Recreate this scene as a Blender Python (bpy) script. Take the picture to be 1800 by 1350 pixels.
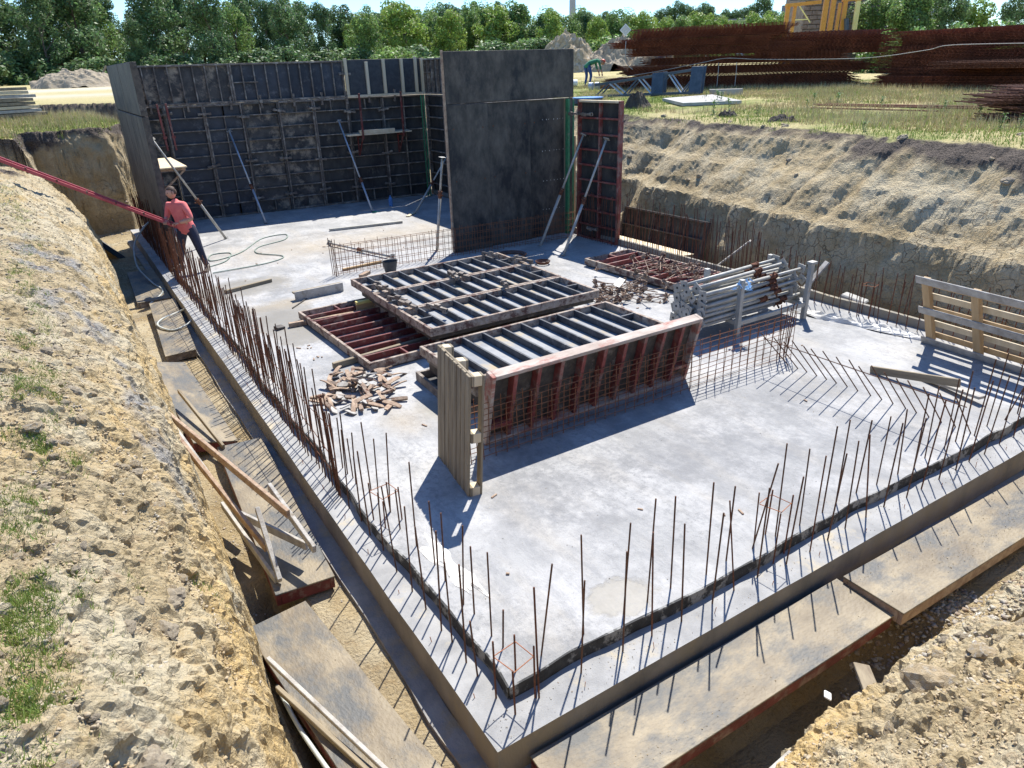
import bpy, bmesh, math, random
import numpy as np
from mathutils import Vector, Matrix, Euler
random.seed(7); rng = np.random.default_rng(7)
R = math.radians
for o in list(bpy.data.objects): bpy.data.objects.remove(o, do_unlink=True)
sc = bpy.context.scene
COL = sc.collection

# ---------------------------------------------------------------- camera
CAMZ = 3.84
yaw, pit, roll = R(31.55), R(24.26), R(1.86)
f = Vector((math.sin(yaw)*math.cos(pit), math.cos(yaw)*math.cos(pit), -math.sin(pit)))
r = Vector((math.cos(yaw), -math.sin(yaw), 0)); d = f.cross(r)
r2 = r*math.cos(roll)+d*math.sin(roll); d2 = -r*math.sin(roll)+d*math.cos(roll)
cam = bpy.data.objects.new('camera', bpy.data.cameras.new('camera')); COL.objects.link(cam)
cam.matrix_world = Matrix(((r2.x,-d2.x,-f.x,0),(r2.y,-d2.y,-f.y,0),(r2.z,-d2.z,-f.z,CAMZ),(0,0,0,1)))
cam.data.sensor_width = 36; cam.data.lens = 1243/1800*36
cam.data.clip_start = .05; cam.data.clip_end = 4000
sc.camera = cam
# ---------------------------------------------------------------- world, sun, exposure
SAZ, SEL = R(48.2), R(55)
w = bpy.data.worlds.new('World'); sc.world = w; w.use_nodes = True
nt = w.node_tree; bg = nt.nodes['Background']
sky = nt.nodes.new('ShaderNodeTexSky'); sky.sky_type = 'NISHITA'; sky.sun_disc = False
sky.sun_elevation = SEL; sky.sun_rotation = SAZ; sky.altitude = 100; sky.air_density = 1.0; sky.dust_density = .0; sky.ozone_density = 3.0
tint = nt.nodes.new('ShaderNodeMix'); tint.data_type = 'RGBA'; tint.blend_type = 'MULTIPLY'; tint.inputs[0].default_value = 1; tint.inputs[7].default_value = (.60, .79, 1.0, 1)
nt.links.new(sky.outputs[0], tint.inputs[6]); nt.links.new(tint.outputs[2], bg.inputs[0]); bg.inputs[1].default_value = 0.118
sl = bpy.data.lights.new('sun', 'SUN'); sl.energy = 4.6; sl.angle = R(.5); sl.color = (1, .955, .88)
sun = bpy.data.objects.new('sun', sl); COL.objects.link(sun)
S = Vector((math.sin(SAZ)*math.cos(SEL), math.cos(SAZ)*math.cos(SEL), math.sin(SEL)))
sun.rotation_euler = (-S).to_track_quat('-Z', 'Y').to_euler(); sun.location = (0, 0, 30)
sc.view_settings.view_transform = 'Standard'; sc.view_settings.look = 'None'
sc.view_settings.exposure = 1.0; sc.view_settings.gamma = 1; sc.view_settings.use_curve_mapping = False

# ---------------------------------------------------------------- materials
def mat(name, c1, c2, s=5, c3=None, s3=2, t3=(.5,.62), rough=.8, bump=.25, bs=60, metal=0, st=(1,1,1), det=6, spec=.4, isl=0, trans=0):
    m = bpy.data.materials.new(name); m.use_nodes = True; n = m.node_tree.nodes; L = m.node_tree.links.new
    P = n['Principled BSDF']; P.inputs['Roughness'].default_value = rough; P.inputs['Metallic'].default_value = metal
    P.inputs['Specular IOR Level'].default_value = spec
    tc = n.new('ShaderNodeTexCoord'); oi = n.new('ShaderNodeObjectInfo')
    sc_ = n.new('ShaderNodeVectorMath'); sc_.operation = 'SCALE'; sc_.inputs[0].default_value = (37, 71, 53); L(oi.outputs['Random'], sc_.inputs['Scale'])
    ad = n.new('ShaderNodeVectorMath'); L(tc.outputs['Object'], ad.inputs[0]); L(sc_.outputs[0], ad.inputs[1])
    mp = n.new('ShaderNodeMapping'); mp.inputs['Scale'].default_value = st; L(ad.outputs[0], mp.inputs[0])
    n1 = n.new('ShaderNodeTexNoise'); n1.inputs['Scale'].default_value = s; n1.inputs['Detail'].default_value = det; n1.inputs['Roughness'].default_value = .65; L(mp.outputs[0], n1.inputs['Vector'])
    rp = n.new('ShaderNodeValToRGB'); L(n1.outputs['Fac'], rp.inputs[0])
    rp.color_ramp.elements[0].position = .36; rp.color_ramp.elements[1].position = .64
    rp.color_ramp.elements[0].color = (*c1, 1); rp.color_ramp.elements[1].color = (*c2, 1)
    col = rp.outputs[0]
    if c3:
        n3 = n.new('ShaderNodeTexNoise'); n3.inputs['Scale'].default_value = s3; n3.inputs['Detail'].default_value = 8; n3.inputs['Roughness'].default_value = .7; L(mp.outputs[0], n3.inputs['Vector'])
        r3 = n.new('ShaderNodeMapRange'); r3.inputs[1].default_value = t3[0]; r3.inputs[2].default_value = t3[1]; L(n3.outputs['Fac'], r3.inputs[0])
        mx = n.new('ShaderNodeMix'); mx.data_type = 'RGBA'; L(r3.outputs[0], mx.inputs[0]); L(col, mx.inputs[6]); mx.inputs[7].default_value = (*c3, 1); col = mx.outputs[2]
    if isl:
        g = n.new('ShaderNodeNewGeometry'); hs = n.new('ShaderNodeHueSaturation'); mr = n.new('ShaderNodeMapRange')
        mr.inputs[3].default_value = 1-isl; mr.inputs[4].default_value = 1+isl; L(g.outputs['Random Per Island'], mr.inputs[0]); L(mr.outputs[0], hs.inputs['Value']); L(col, hs.inputs['Color'])
        mh = n.new('ShaderNodeMapRange'); mh.inputs[3].default_value = .475; mh.inputs[4].default_value = .525; L(g.outputs['Random Per Island'], mh.inputs[0]); L(mh.outputs[0], hs.inputs['Hue']); col = hs.outputs[0]
    L(col, P.inputs['Base Color'])
    if bump:
        nb = n.new('ShaderNodeTexNoise'); nb.inputs['Scale'].default_value = bs; nb.inputs['Detail'].default_value = 4; L(mp.outputs[0], nb.inputs['Vector'])
        b = n.new('ShaderNodeBump'); b.inputs['Strength'].default_value = bump; b.inputs['Distance'].default_value = .01; L(nb.outputs['Fac'], b.inputs['Height']); L(b.outputs[0], P.inputs['Normal'])
    if trans:
        t = n.new('ShaderNodeBsdfTranslucent'); L(col, t.inputs[0]); ms = n.new('ShaderNodeMixShader'); ms.inputs[0].default_value = trans
        L(P.outputs[0], ms.inputs[1]); L(t.outputs[0], ms.inputs[2]); L(ms.outputs[0], n['Material Output'].inputs[0])
    return m
MT = dict(
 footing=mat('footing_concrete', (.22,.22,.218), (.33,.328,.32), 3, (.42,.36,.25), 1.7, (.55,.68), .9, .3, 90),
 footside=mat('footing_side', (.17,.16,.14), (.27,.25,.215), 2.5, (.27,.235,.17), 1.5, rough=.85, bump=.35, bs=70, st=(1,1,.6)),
 bitumen=mat('bitumen', (.016,.016,.016), (.045,.045,.045), 7, (.24,.24,.23), 4.2, (.50,.56), .75, .6, 60),
 ply_dark=mat('ply_dark', (.016,.016,.018), (.06,.057,.052), 2.6, (.17,.15,.12), 4, (.55,.74), .62, .25, 90, st=(1,1,.5)),
 ply_smear=mat('ply_smear', (.024,.024,.026), (.085,.08,.075), 2.6, (.34,.28,.21), 3.0, (.50,.66), .62, .3, 50),
 ply_blue=mat('ply_film_blue', (.018,.022,.032), (.045,.054,.072), 1.8, (.15,.15,.16), 3.5, (.56,.75), .5, .1, 60),
 ply_face=mat('ply_face', (.050,.045,.037), (.115,.10,.080), 5, (.018,.018,.019), 2.2, (.45,.62), .6, .4, 90, st=(1,1,.55), det=12),
 ply_tan=mat('ply_tan', (.15,.118,.075), (.275,.225,.145), 3.2, (.085,.085,.08), 2.3, (.46,.60), .6, .6, 45, st=(.6,1,1), det=10),
 ply_grey=mat('ply_grey', (.17,.185,.205), (.28,.285,.29), 2.5, (.33,.27,.18), 2, (.5,.62), .7, .2, 60),
 ply_red=mat('ply_red_inner', (.20,.12,.11), (.32,.25,.22), 4, rough=.7),
 ply_new=mat('ply_new', (.60,.47,.29), (.70,.58,.39), 3, rough=.65, st=(1,6,1), bump=.1),
 steel=mat('steel_dark', (.045,.04,.036), (.10,.085,.07), 9, (.24,.205,.17), 5, (.56,.70), .7, .5, 60),
 steel_crust=mat('steel_crusted', (.26,.20,.15), (.40,.34,.28), 12, (.10,.05,.04), 7, (.48,.6), .85, .7, 70),
 rib_black=mat('rib_black', (.03,.034,.042), (.07,.075,.085), 8, (.25,.24,.23), 6, (.58,.74), .6, .4, 60),
 rib_brown=mat('rib_brown', (.10,.08,.065), (.20,.165,.135), 8, (.34,.30,.25), 5, (.50,.64), .75, .4, 60),
 red=mat('red_paint', (.15,.035,.03), (.26,.065,.055), 7, (.24,.17,.14), 5, (.50,.66), .55, .35, 60),
 red_dark=mat('red_paint_dull', (.09,.020,.017), (.17,.035,.03), 7, (.24,.17,.13), 6, (.50,.66), .6, .35, 60),
 red_white=mat('red_paint_crusted', (.34,.27,.22), (.50,.43,.37), 6, (.33,.13,.10), 4, (.49,.60), .8, .5, 70, st=(.35,1,1)),
 red_beam=mat('beam_red', (.30,.04,.05), (.42,.07,.08), 7, rough=.45, bump=.1),
 green=mat('green_paint', (.02,.13,.06), (.05,.22,.10), 8, (.2,.18,.14), 6, (.55,.7), .55, .3, 60),
 galv=mat('galvanised', (.31,.30,.265), (.44,.43,.39), 6, (.36,.27,.18), 7, (.6,.7), .55, .35, 80, metal=.15, spec=.5),
 galv_blue=mat('galvanised_new', (.34,.38,.42), (.48,.52,.56), 6, rough=.42, metal=.4, bump=.1),
 rust=mat('rust', (.075,.030,.018), (.17,.065,.032), 20, (.22,.12,.07), 14, (.6,.75), .9, .4, 90),
 rust_bar=mat('rust_bar', (.060,.030,.020), (.15,.070,.038), 14, rough=.8, bump=.6, bs=160),
 rust_wire=mat('rust_wire', (.16,.065,.032), (.27,.12,.06), 20, rough=.9, bump=0),
 rust_bright=mat('rust_bright', (.28,.09,.035), (.42,.17,.08), 20, rough=.9, bump=.3),
 rust_mesh=mat('rust_mesh', (.12,.035,.017), (.27,.085,.04), 3, rough=.9, bump=0),
 rust_crust=mat('rust_crusted', (.20,.14,.10), (.36,.28,.21), 18, (.12,.05,.03), 12, (.5,.6), .9, .6, 90),
 wood=mat('wood_grey', (.17,.135,.09), (.30,.25,.17), 11, (.12,.09,.06), 6, (.58,.75), .85, .35, 70, st=(1,1,.12)),
 wood_pale=mat('wood_pale', (.52,.42,.27), (.64,.54,.38), 7, rough=.8, st=(1,1,.1), bump=.2),
 wood_or=mat('wood_orange', (.36,.24,.12), (.50,.36,.20), 6, (.36,.22,.11), 4, (.55,.7), .75, .25, 60, st=(1,1,.12)),
 wood_offcut=mat('wood_offcut', (.24,.16,.11), (.40,.30,.21), 14, (.22,.13,.09), 9, (.55,.65), .85, .4, 70),
 wood_weather=mat('wood_weathered', (.30,.28,.25), (.44,.42,.38), 9, (.20,.17,.13), 5, (.55,.7), .9, .4, 70, st=(1,.1,1)),
 yellow=mat('yellow_paint', (.55,.24,.03), (.66,.32,.05), 6, (.40,.2,.04), 5, (.6,.7), .5, .1),
 yellow_l=mat('yellow_pale', (.72,.62,.2), (.8,.7,.3), 5, rough=.5, bump=0),
 blue=mat('blue_sheet', (.05,.16,.42), (.12,.3,.6), 20, rough=.4, bump=.1),
 ltblue=mat('light_blue_plastic', (.35,.6,.85), (.55,.75,.95), 20, rough=.35, bump=.3),
 grn_bottle=mat('green_plastic', (.02,.35,.14), (.05,.45,.2), 20, rough=.4, bump=0),
 blackp=mat('black_plastic', (.03,.032,.036), (.055,.058,.062), 10, rough=.55, bump=.1),
 white=mat('white_plastic', (.75,.75,.73), (.82,.82,.8), 10, rough=.6, bump=.2),
 film=mat('crumpled_film', (.50,.48,.43), (.64,.62,.57), 14, rough=.35, bump=.7, bs=30),
 slate=mat('slate_steel', (.045,.065,.085), (.08,.10,.125), 4, (.22,.21,.18), 7, (.66,.75), .55, .15, 60),
 conc_lt=mat('concrete_plate', (.32,.31,.285), (.42,.41,.38), 3, rough=.9),
 block=mat('block_masonry', (.21,.165,.125), (.33,.275,.22), 3, (.42,.37,.31), 2.2, (.6,.75), .95, .5, 12),
 facade=mat('facade_grey', (.30,.32,.35), (.38,.40,.43), .3, rough=.9, bump=0),
 facade_d=mat('facade_dark', (.14,.16,.19), (.19,.21,.24), .3, rough=.9, bump=0),
 soil_d=mat('topsoil', (.05,.04,.032), (.11,.088,.07), 3, (.22,.18,.13), 4, (.6,.75), 1, .9, 14),
 soil_o=mat('ochre_soil', (.30,.225,.13), (.44,.35,.22), 5, (.40,.37,.31), 3, (.5,.65), 1, 1, 30),
 soil_g=mat('grey_clod', (.25,.205,.145), (.38,.32,.23), 6, (.42,.33,.2), 4, (.55,.7), 1, .8, 30),
 grass=mat('grass_green', (.13,.20,.035), (.25,.31,.07), .8, rough=.7, bump=0, isl=.35, trans=.25),
 grass_dk=mat('grass_dark', (.05,.12,.03), (.10,.19,.05), .8, rough=.7, bump=0, isl=.35, trans=.25),
 grass_dry=mat('grass_dry', (.38,.30,.15), (.50,.42,.24), .8, rough=.85, bump=0, isl=.25, trans=.2),
 leaf_dk=mat('leaf_dark', (.08,.145,.055), (.155,.235,.09), .35, rough=.55, bump=0, isl=.5, trans=.35),
 leaf_md=mat('leaf_mid', (.13,.21,.06), (.22,.32,.09), .35, rough=.55, bump=0, isl=.45, trans=.4),
 leaf_lt=mat('leaf_light', (.19,.28,.05), (.31,.41,.09), .35, rough=.55, bump=0, isl=.4, trans=.35),
 bark=mat('bark', (.07,.055,.04), (.13,.11,.09), 3, rough=.9),
 skin=mat('skin', (.42,.22,.15), (.50,.28,.20), 9, rough=.55, bump=0),
 hair=mat('hair', (.05,.028,.018), (.10,.06,.04), 40, rough=.7, bump=.5, bs=90),
 shirt=mat('shirt_coral', (.58,.13,.13), (.68,.19,.17), 5, rough=.9, bump=1., bs=11),
 navy=mat('trousers_navy', (.018,.02,.038), (.035,.037,.06), 6, (.16,.05,.07), 4, (.66,.72), .85, .3, 25),
 jeans=mat('jeans_blue', (.03,.07,.2), (.05,.1,.27), 6, rough=.85, bump=0),
 shirt_g=mat('shirt_green', (.03,.17,.09), (.05,.22,.12), 6, rough=.85, bump=0),
 orange=mat('helmet_orange', (.75,.12,.05), (.8,.15,.07), 6, rough=.4, bump=0),
 helm_y=mat('helmet_yellow', (.85,.8,.1), (.9,.85,.15), 6, rough=.4, bump=0),
 shoe=mat('shoe', (.12,.10,.08), (.25,.22,.18), 20, rough=.8, bump=0),
 hose_g=mat('hose_green', (.16,.22,.18), (.25,.31,.26), 5, rough=.5, bump=0),
 hose=mat('hose_grey', (.36,.38,.34), (.48,.50,.46), 5, rough=.5, bump=0),
 cable=mat('cable_pale', (.32,.29,.26), (.42,.39,.35), 5, rough=.7, bump=0),
 shed=mat('shed_dark', (.03,.028,.03), (.06,.055,.055), 2, rough=.9, bump=0),
 stone=mat('stone', (.24,.21,.17), (.42,.38,.32), 8, (.32,.23,.14), 5, (.5,.6), .95, .5, 50, isl=.35),
)
# ---------------------------------------------------------------- mesh helpers
def newobj(name, me, parent=None, loc=(0,0,0), rot=(0,0,0)):
    o = bpy.data.objects.new(name, me); COL.objects.link(o)
    if parent: o.parent = parent
    o.location = loc; o.rotation_euler = rot; return o
def tag(o, label=None, cat=None, group=None, kind=None):
    if label: o['label'] = label
    if cat: o['category'] = cat
    if group: o['group'] = group
    if kind: o['kind'] = kind
    return o
def thing(name, label, cat, loc=(0,0,0), rot=(0,0,0), group=None):
    return tag(newobj(name, None, None, loc, rot), label, cat, group)
class MB:
    def __init__(s): s.v = []; s.f = []
    def add(s, V, F):
        k = len(s.v); s.v += [tuple(p) for p in V]; s.f += [tuple(i+k for i in q) for q in F]
    def box(s, a, b, M=None):
        (x0,y0,z0),(x1,y1,z1) = a, b
        V = [Vector(p) for p in ((x0,y0,z0),(x1,y0,z0),(x1,y1,z0),(x0,y1,z0),(x0,y0,z1),(x1,y0,z1),(x1,y1,z1),(x0,y1,z1))]
        if M: V = [M@p for p in V]
        s.add(V, [(0,3,2,1),(4,5,6,7),(0,1,5,4),(1,2,6,5),(2,3,7,6),(3,0,4,7)])
    def bar(s, p, q, w, h, up=(0,0,1)):
        p, q = Vector(p), Vector(q); z = (q-p); L = z.length; z.normalize(); u = Vector(up)
        if abs(z.dot(u)) > .98: u = Vector((0,1,0))
        x = u.cross(z).normalized(); y = z.cross(x)
        M = Matrix.Translation(p) @ Matrix((x, y, z)).transposed().to_4x4()
        s.box((-w/2,-h/2,0), (w/2,h/2,L), M)
    def tube(s, p, q, r, n=8, r2=None, cap=True):
        p, q = Vector(p), Vector(q); z = (q-p).normalized(); u = Vector((0,0,1)) if abs(z.z) < .9 else Vector((1,0,0))
        x = u.cross(z).normalized(); y = z.cross(x); r2 = r if r2 is None else r2
        V = [p+(x*math.cos(2*math.pi*i/n)+y*math.sin(2*math.pi*i/n))*r for i in range(n)]+[q+(x*math.cos(2*math.pi*i/n)+y*math.sin(2*math.pi*i/n))*r2 for i in range(n)]
        F = [(i,(i+1)%n,n+(i+1)%n,n+i) for i in range(n)]
        if cap: F += [tuple(range(n))[::-1], tuple(range(n, 2*n))]
        s.add(V, F)
    def path(s, pts, r, n=6):
        pts = [Vector(p) for p in pts]; V = []; F = []
        for i, p in enumerate(pts):
            z = (pts[min(i+1, len(pts)-1)]-pts[max(i-1, 0)]).normalized(); u = Vector((0,0,1)) if abs(z.z) < .9 else Vector((1,0,0))
            x = u.cross(z).normalized(); y = z.cross(x)
            V += [p+(x*math.cos(2*math.pi*k/n)+y*math.sin(2*math.pi*k/n))*r for k in range(n)]
            if i: F += [((i-1)*n+k,(i-1)*n+(k+1)%n,i*n+(k+1)%n,i*n+k) for k in range(n)]
        s.add(V, F)
    def mesh(s, m, name='m', smooth=False):
        me = bpy.data.meshes.new(name); me.from_pydata(s.v, [], s.f); me.validate()
        me.materials.append(MT[m] if isinstance(m, str) else m)
        if smooth: me.polygons.foreach_set('use_smooth', [True]*len(me.polygons))
        return me
    def build(s, name, m, parent=None, loc=(0,0,0), rot=(0,0,0), smooth=False):
        return newobj(name, s.mesh(m, name, smooth), parent, loc, rot)
_c = {}
def bevbox(dx, dy, dz, m, bev=.004):
    """cached box from the origin corner, edges slightly rounded"""
    k = (round(dx,3), round(dy,3), round(dz,3), m, bev)
    if k not in _c:
        bm = bmesh.new(); bmesh.ops.create_cube(bm, size=1)
        for v in bm.verts: v.co = Vector(((v.co.x+.5)*dx, (v.co.y+.5)*dy, (v.co.z+.5)*dz))
        if bev: bmesh.ops.bevel(bm, geom=bm.edges[:], offset=min(bev, min(dx,dy,dz)*.3), segments=1, affect='EDGES')
        me = bpy.data.meshes.new('box'); bm.to_mesh(me); bm.free(); me.materials.append(MT[m]); _c[k] = me
    return _c[k]
def pbox(name, a, b, m, parent, bev=.004, rot=(0,0,0)):
    return newobj(name, bevbox(b[0]-a[0], b[1]-a[1], b[2]-a[2], m, bev), parent, a, rot)
def pbar(name, p, q, w, h, m, parent=None, up=(0,0,1)):
    """a bar as a cached bevelled box turned to run from p to q"""
    p, q = Vector(p), Vector(q); z = q-p; L = z.length; z.normalize(); u = Vector(up)
    if abs(z.dot(u)) > .98: u = Vector((0,1,0))
    x = u.cross(z).normalized(); y = z.cross(x); M = Matrix((x, y, z)).transposed().to_4x4()
    o = newobj(name, bevbox(w, h, L, m), parent); o.matrix_local = Matrix.Translation(p - x*w/2 - y*h/2) @ M
    return o
def copy_tree(o, parent=None):
    c = o.copy(); COL.objects.link(c); c.parent = parent
    for ch in list(o.children):
        cc = copy_tree(ch, c); cc.matrix_local = ch.matrix_local.copy()
    return c

# ---------------------------------------------------------------- terrain
#TERRAIN-BEGIN
def _h(ix, iy, iz, seed):
    n = (ix*374761393 + iy*668265263 + iz*2147483647 + seed*1274126177) & 0xFFFFFFFF
    n = ((n ^ (n >> 13))*1274126177) & 0xFFFFFFFF
    n = ((n ^ (n >> 16))*2246822519) & 0xFFFFFFFF
    return ((n ^ (n >> 15)) & 0xFFFF)/32767.5-1
def vn(x, y, z, seed=0):
    x, y, z = np.broadcast_arrays(np.asarray(x, float), np.asarray(y, float), np.asarray(z, float))
    X, Y, Z = np.floor(x).astype(np.int64), np.floor(y).astype(np.int64), np.floor(z).astype(np.int64)
    u, v, t = x-X, y-Y, z-Z
    u = u*u*(3-2*u); v = v*v*(3-2*v); t = t*t*(3-2*t)
    a = 0
    for i in (0, 1):
        for j in (0, 1):
            for k in (0, 1):
                a = a+_h(X+i, Y+j, Z+k, seed)*(u if i else 1-u)*(v if j else 1-v)*(t if k else 1-t)
    return a
def fbm(x, y, z=0., o=4, s=1., seed=0, g=.5, ridge=False):
    a = 0; A = 1; T = 0
    for i in range(o):
        q = vn(x*s+i*17.3, y*s+i*5.1, np.asarray(z)*s+i*9.7, seed+i)
        a = a+A*((1-2*np.abs(q)) if ridge else q); T += A; A *= g; s *= 2.03
    return a/T
def worley(x, y, s, seed):
    X, Y = x*s, y*s; I, J = np.floor(X).astype(np.int64), np.floor(Y).astype(np.int64); f1 = np.full(x.shape, 9.); f2 = np.full(x.shape, 9.); hh = np.zeros(x.shape)
    for a in (-1, 0, 1):
        for b in (-1, 0, 1):
            px = I+a+.5+.45*_h(I+a, J+b, I*0, seed); py = J+b+.5+.45*_h(I+a, J+b, I*0, seed+9); D = np.hypot(px-X, py-Y); v = _h(I+a, J+b, I*0, seed+5)
            m = D < f1; f2 = np.where(m, f1, np.minimum(f2, D)); hh = np.where(m, v, hh); f1 = np.minimum(f1, D)
    return f1, f2, hh
FOOT = [(.30,1.3),(.40,3.2),(.45,5),(.53,9),(.60,14),(.58,19),(-.2,22.3),(-.3,23.9),(1.75,24.1),(2.5,25.5),(2.1,30.3),(-3,31.5),(-6,37),(-3,41),(3,37.5),(9,36),(14,35),(15.2,28),(13.3,21),(12.2,17),(11.75,12),(11.25,8),(10.95,4.5),(10.9,1.85),(6.4,1.9),(4.9,1.86),(3,1.84),(1.2,1.6)]
#           type of edge leaving the vertex: 0 left spoil bank, 1 sharp cliff, 2 right bank, 3 near bank
FT = [0,0,0,0,0,0,1,1,1,1,1,1,1,1,1,1,2,2,2,2,2,2,2,3,3,3,3,3]
PROF = {0:([-1,0,.06,.16,.34,.75,1.3,2.2],[0,0,.55,1.15,1.65,2.12,2.42,2.62]),
        1:([-1,0,.10,.22,.40,.9,2,3],[0,0,1.2,2.3,2.78,2.86,2.9,2.9]),
        2:([-1,0,.10,.52,.74,1.15,1.40,1.75,2.05,2.5],[0,0,.42,1.34,1.48,1.98,2.14,2.55,2.76,2.8]),
        3:([-1,0,.16,.42,.85,1.35,2.0,2.4],[0,0,.28,.55,.98,1.6,2.3,2.55])}
def fieldz(r): return np.interp(r, [0,20,35,90,200,3000], [2.4,2.45,2.78,3.3,3.6,3.6])
def terr(x, y):
    """height of the ground, distance outside the pit foot, bank type"""
    best = np.full(x.shape, 1e9); typ = np.zeros(x.shape, int); inside = np.zeros(x.shape, bool)
    n = len(FOOT)
    wx = x+.16*fbm(x, y, 0, 3, .9, 3)+.05*fbm(x, y, 0, 2, 4., 5); wy = y+.13*fbm(x, y, 7.7, 3, .9, 4)+.04*fbm(x, y, 3, 2, 4., 6)
    near = (np.hypot(x, y) < 60)
    for i in range(n):
        ax, ay = FOOT[i]; bx, by = FOOT[(i+1) % n]; dx, dy = bx-ax, by-ay
        t = np.clip(((wx-ax)*dx+(wy-ay)*dy)/(dx*dx+dy*dy), 0, 1)
        D = np.hypot(wx-ax-t*dx, wy-ay-t*dy); m = D < best
        best = np.where(m, D, best); typ = np.where(m, FT[i], typ)
        c = ((ay > wy) != (by > wy)) & (wx < (bx-ax)*(wy-ay)/(by-ay+1e-12)+ax)
        inside ^= c
    dist = np.where(inside, -best, best)
    gul = np.where(typ == 2, .30*fbm(y*.55, x*.12, 0, 3, 1., 21)+.10*np.abs(vn(y*1.7+x*.9, 0, 0, 8)), 0)
    dn = dist+np.where(dist > 0, gul*np.clip(dist*2, 0, 1), 0)
    dn = dn+np.where((typ == 2) & (dist > 0), .20*fbm(x*.6, y*.35, 0, 3, 1., 431)*np.clip(dist*1.5, 0, 1), 0)
    prof = np.zeros(x.shape)
    for k, (a, b) in PROF.items(): prof = np.where(typ == k, np.interp(dn, a, b), prof)
    r = np.hypot(x, y); top = fieldz(r)
    z = -.33+prof*(top+.33)/2.78
    # spoil relief
    a0 = np.clip(dist/.35, 0, 1); k0 = np.where((typ == 0) | (typ == 3), 1., .35)*np.clip(1-(r-25)/40, .25, 1)
    lump = fbm(x, y, 0, 4, 1.7, 31, .55)
    z = z+a0*k0*(.085*lump+.05*fbm(x, y, 0, 3, 5.5, 41, .6, True))
    dpn = np.clip(1-np.abs(y-2.0)/.45, 0, 1)*np.clip((x-.9)/.3, 0, 1)*np.clip((5.2-x)/.6, 0, 1)+np.clip(1-np.abs(x-.62-.02*y)/.25, 0, 1)*np.clip((5.6-y)/.5, 0, 1)
    z = z-.30*np.clip(dpn*1.6, 0, 1)*np.clip(.25-dist, 0, .25)*4
    z = z+np.where(dist <= 0, .02*fbm(x, y, 0, 3, 3., 51), 0)
    # features of the near bank: pit, mound, rubble edge
    z = z-.55*np.exp(-(((x-5.2)/.42)**2+((y-1.28)/.26)**2)**1.5)
    z = z+.17*np.exp(-(((x-3.45)/.35)**2+((y-1.25)/.2)**2))-.25*np.exp(-(((x-4.6)/.5)**2+((y-.6)/.3)**2))
    
    # big blocks and a hollow beside the camera
    z = z+.16*np.exp(-(((x+.02)/.18)**2+((y-1.75)/.22)**2)**2)+.12*np.exp(-(((x+.25)/.15)**2+((y-2.4)/.18)**2)**2)
    z = z-.10*np.exp(-(((x+.1)/.2)**2+((y-3.7)/.2)**2))-.10*np.exp(-(((x+.6)/.2)**2+((y-4.2)/.25)**2))+.13*np.exp(-(((x+.45)/.22)**2+((y-5.1)/.3)**2))
    return z, dist, typ
def lin(a, b, s): return list(np.arange(a, b-s*.3, s))
def geo(a, b, n, s0):
    k = np.linspace(0, 1, n); e = np.log(b/s0); return list(a+s0*(np.exp(e*k)-1)/(np.exp(e)-1)*(b/s0))
GX = np.array([-3000,-1500,-800,-400,-220,-130,-80,-50,-35]+lin(-26,-8,1.2)+lin(-8,-1.9,.12)+lin(-1.9,.75,.0125)+lin(.75,1.5,.03)+lin(1.5,6.2,.022)+lin(6.2,10.6,.07)+lin(10.6,15.6,.04)+lin(15.6,30,.22)+lin(30,60,1.)+[60,65,72,80,90,105,125,160,220,400,800,1500,3000])
GY = np.array([-1500,-400,-100,-30,-12,-6,-4]+lin(-3,0,.15)+lin(0,.5,.04)+lin(.5,2.3,.015)+lin(2.3,6,.02)+lin(6,12,.038)+lin(12,23.2,.06)+lin(23.2,24.7,.02)+lin(24.7,27,.06)+lin(27,48,.16)+lin(48,80,1.)+[80,86,94,105,120,150,200,300,600,1200,3000])
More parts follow.
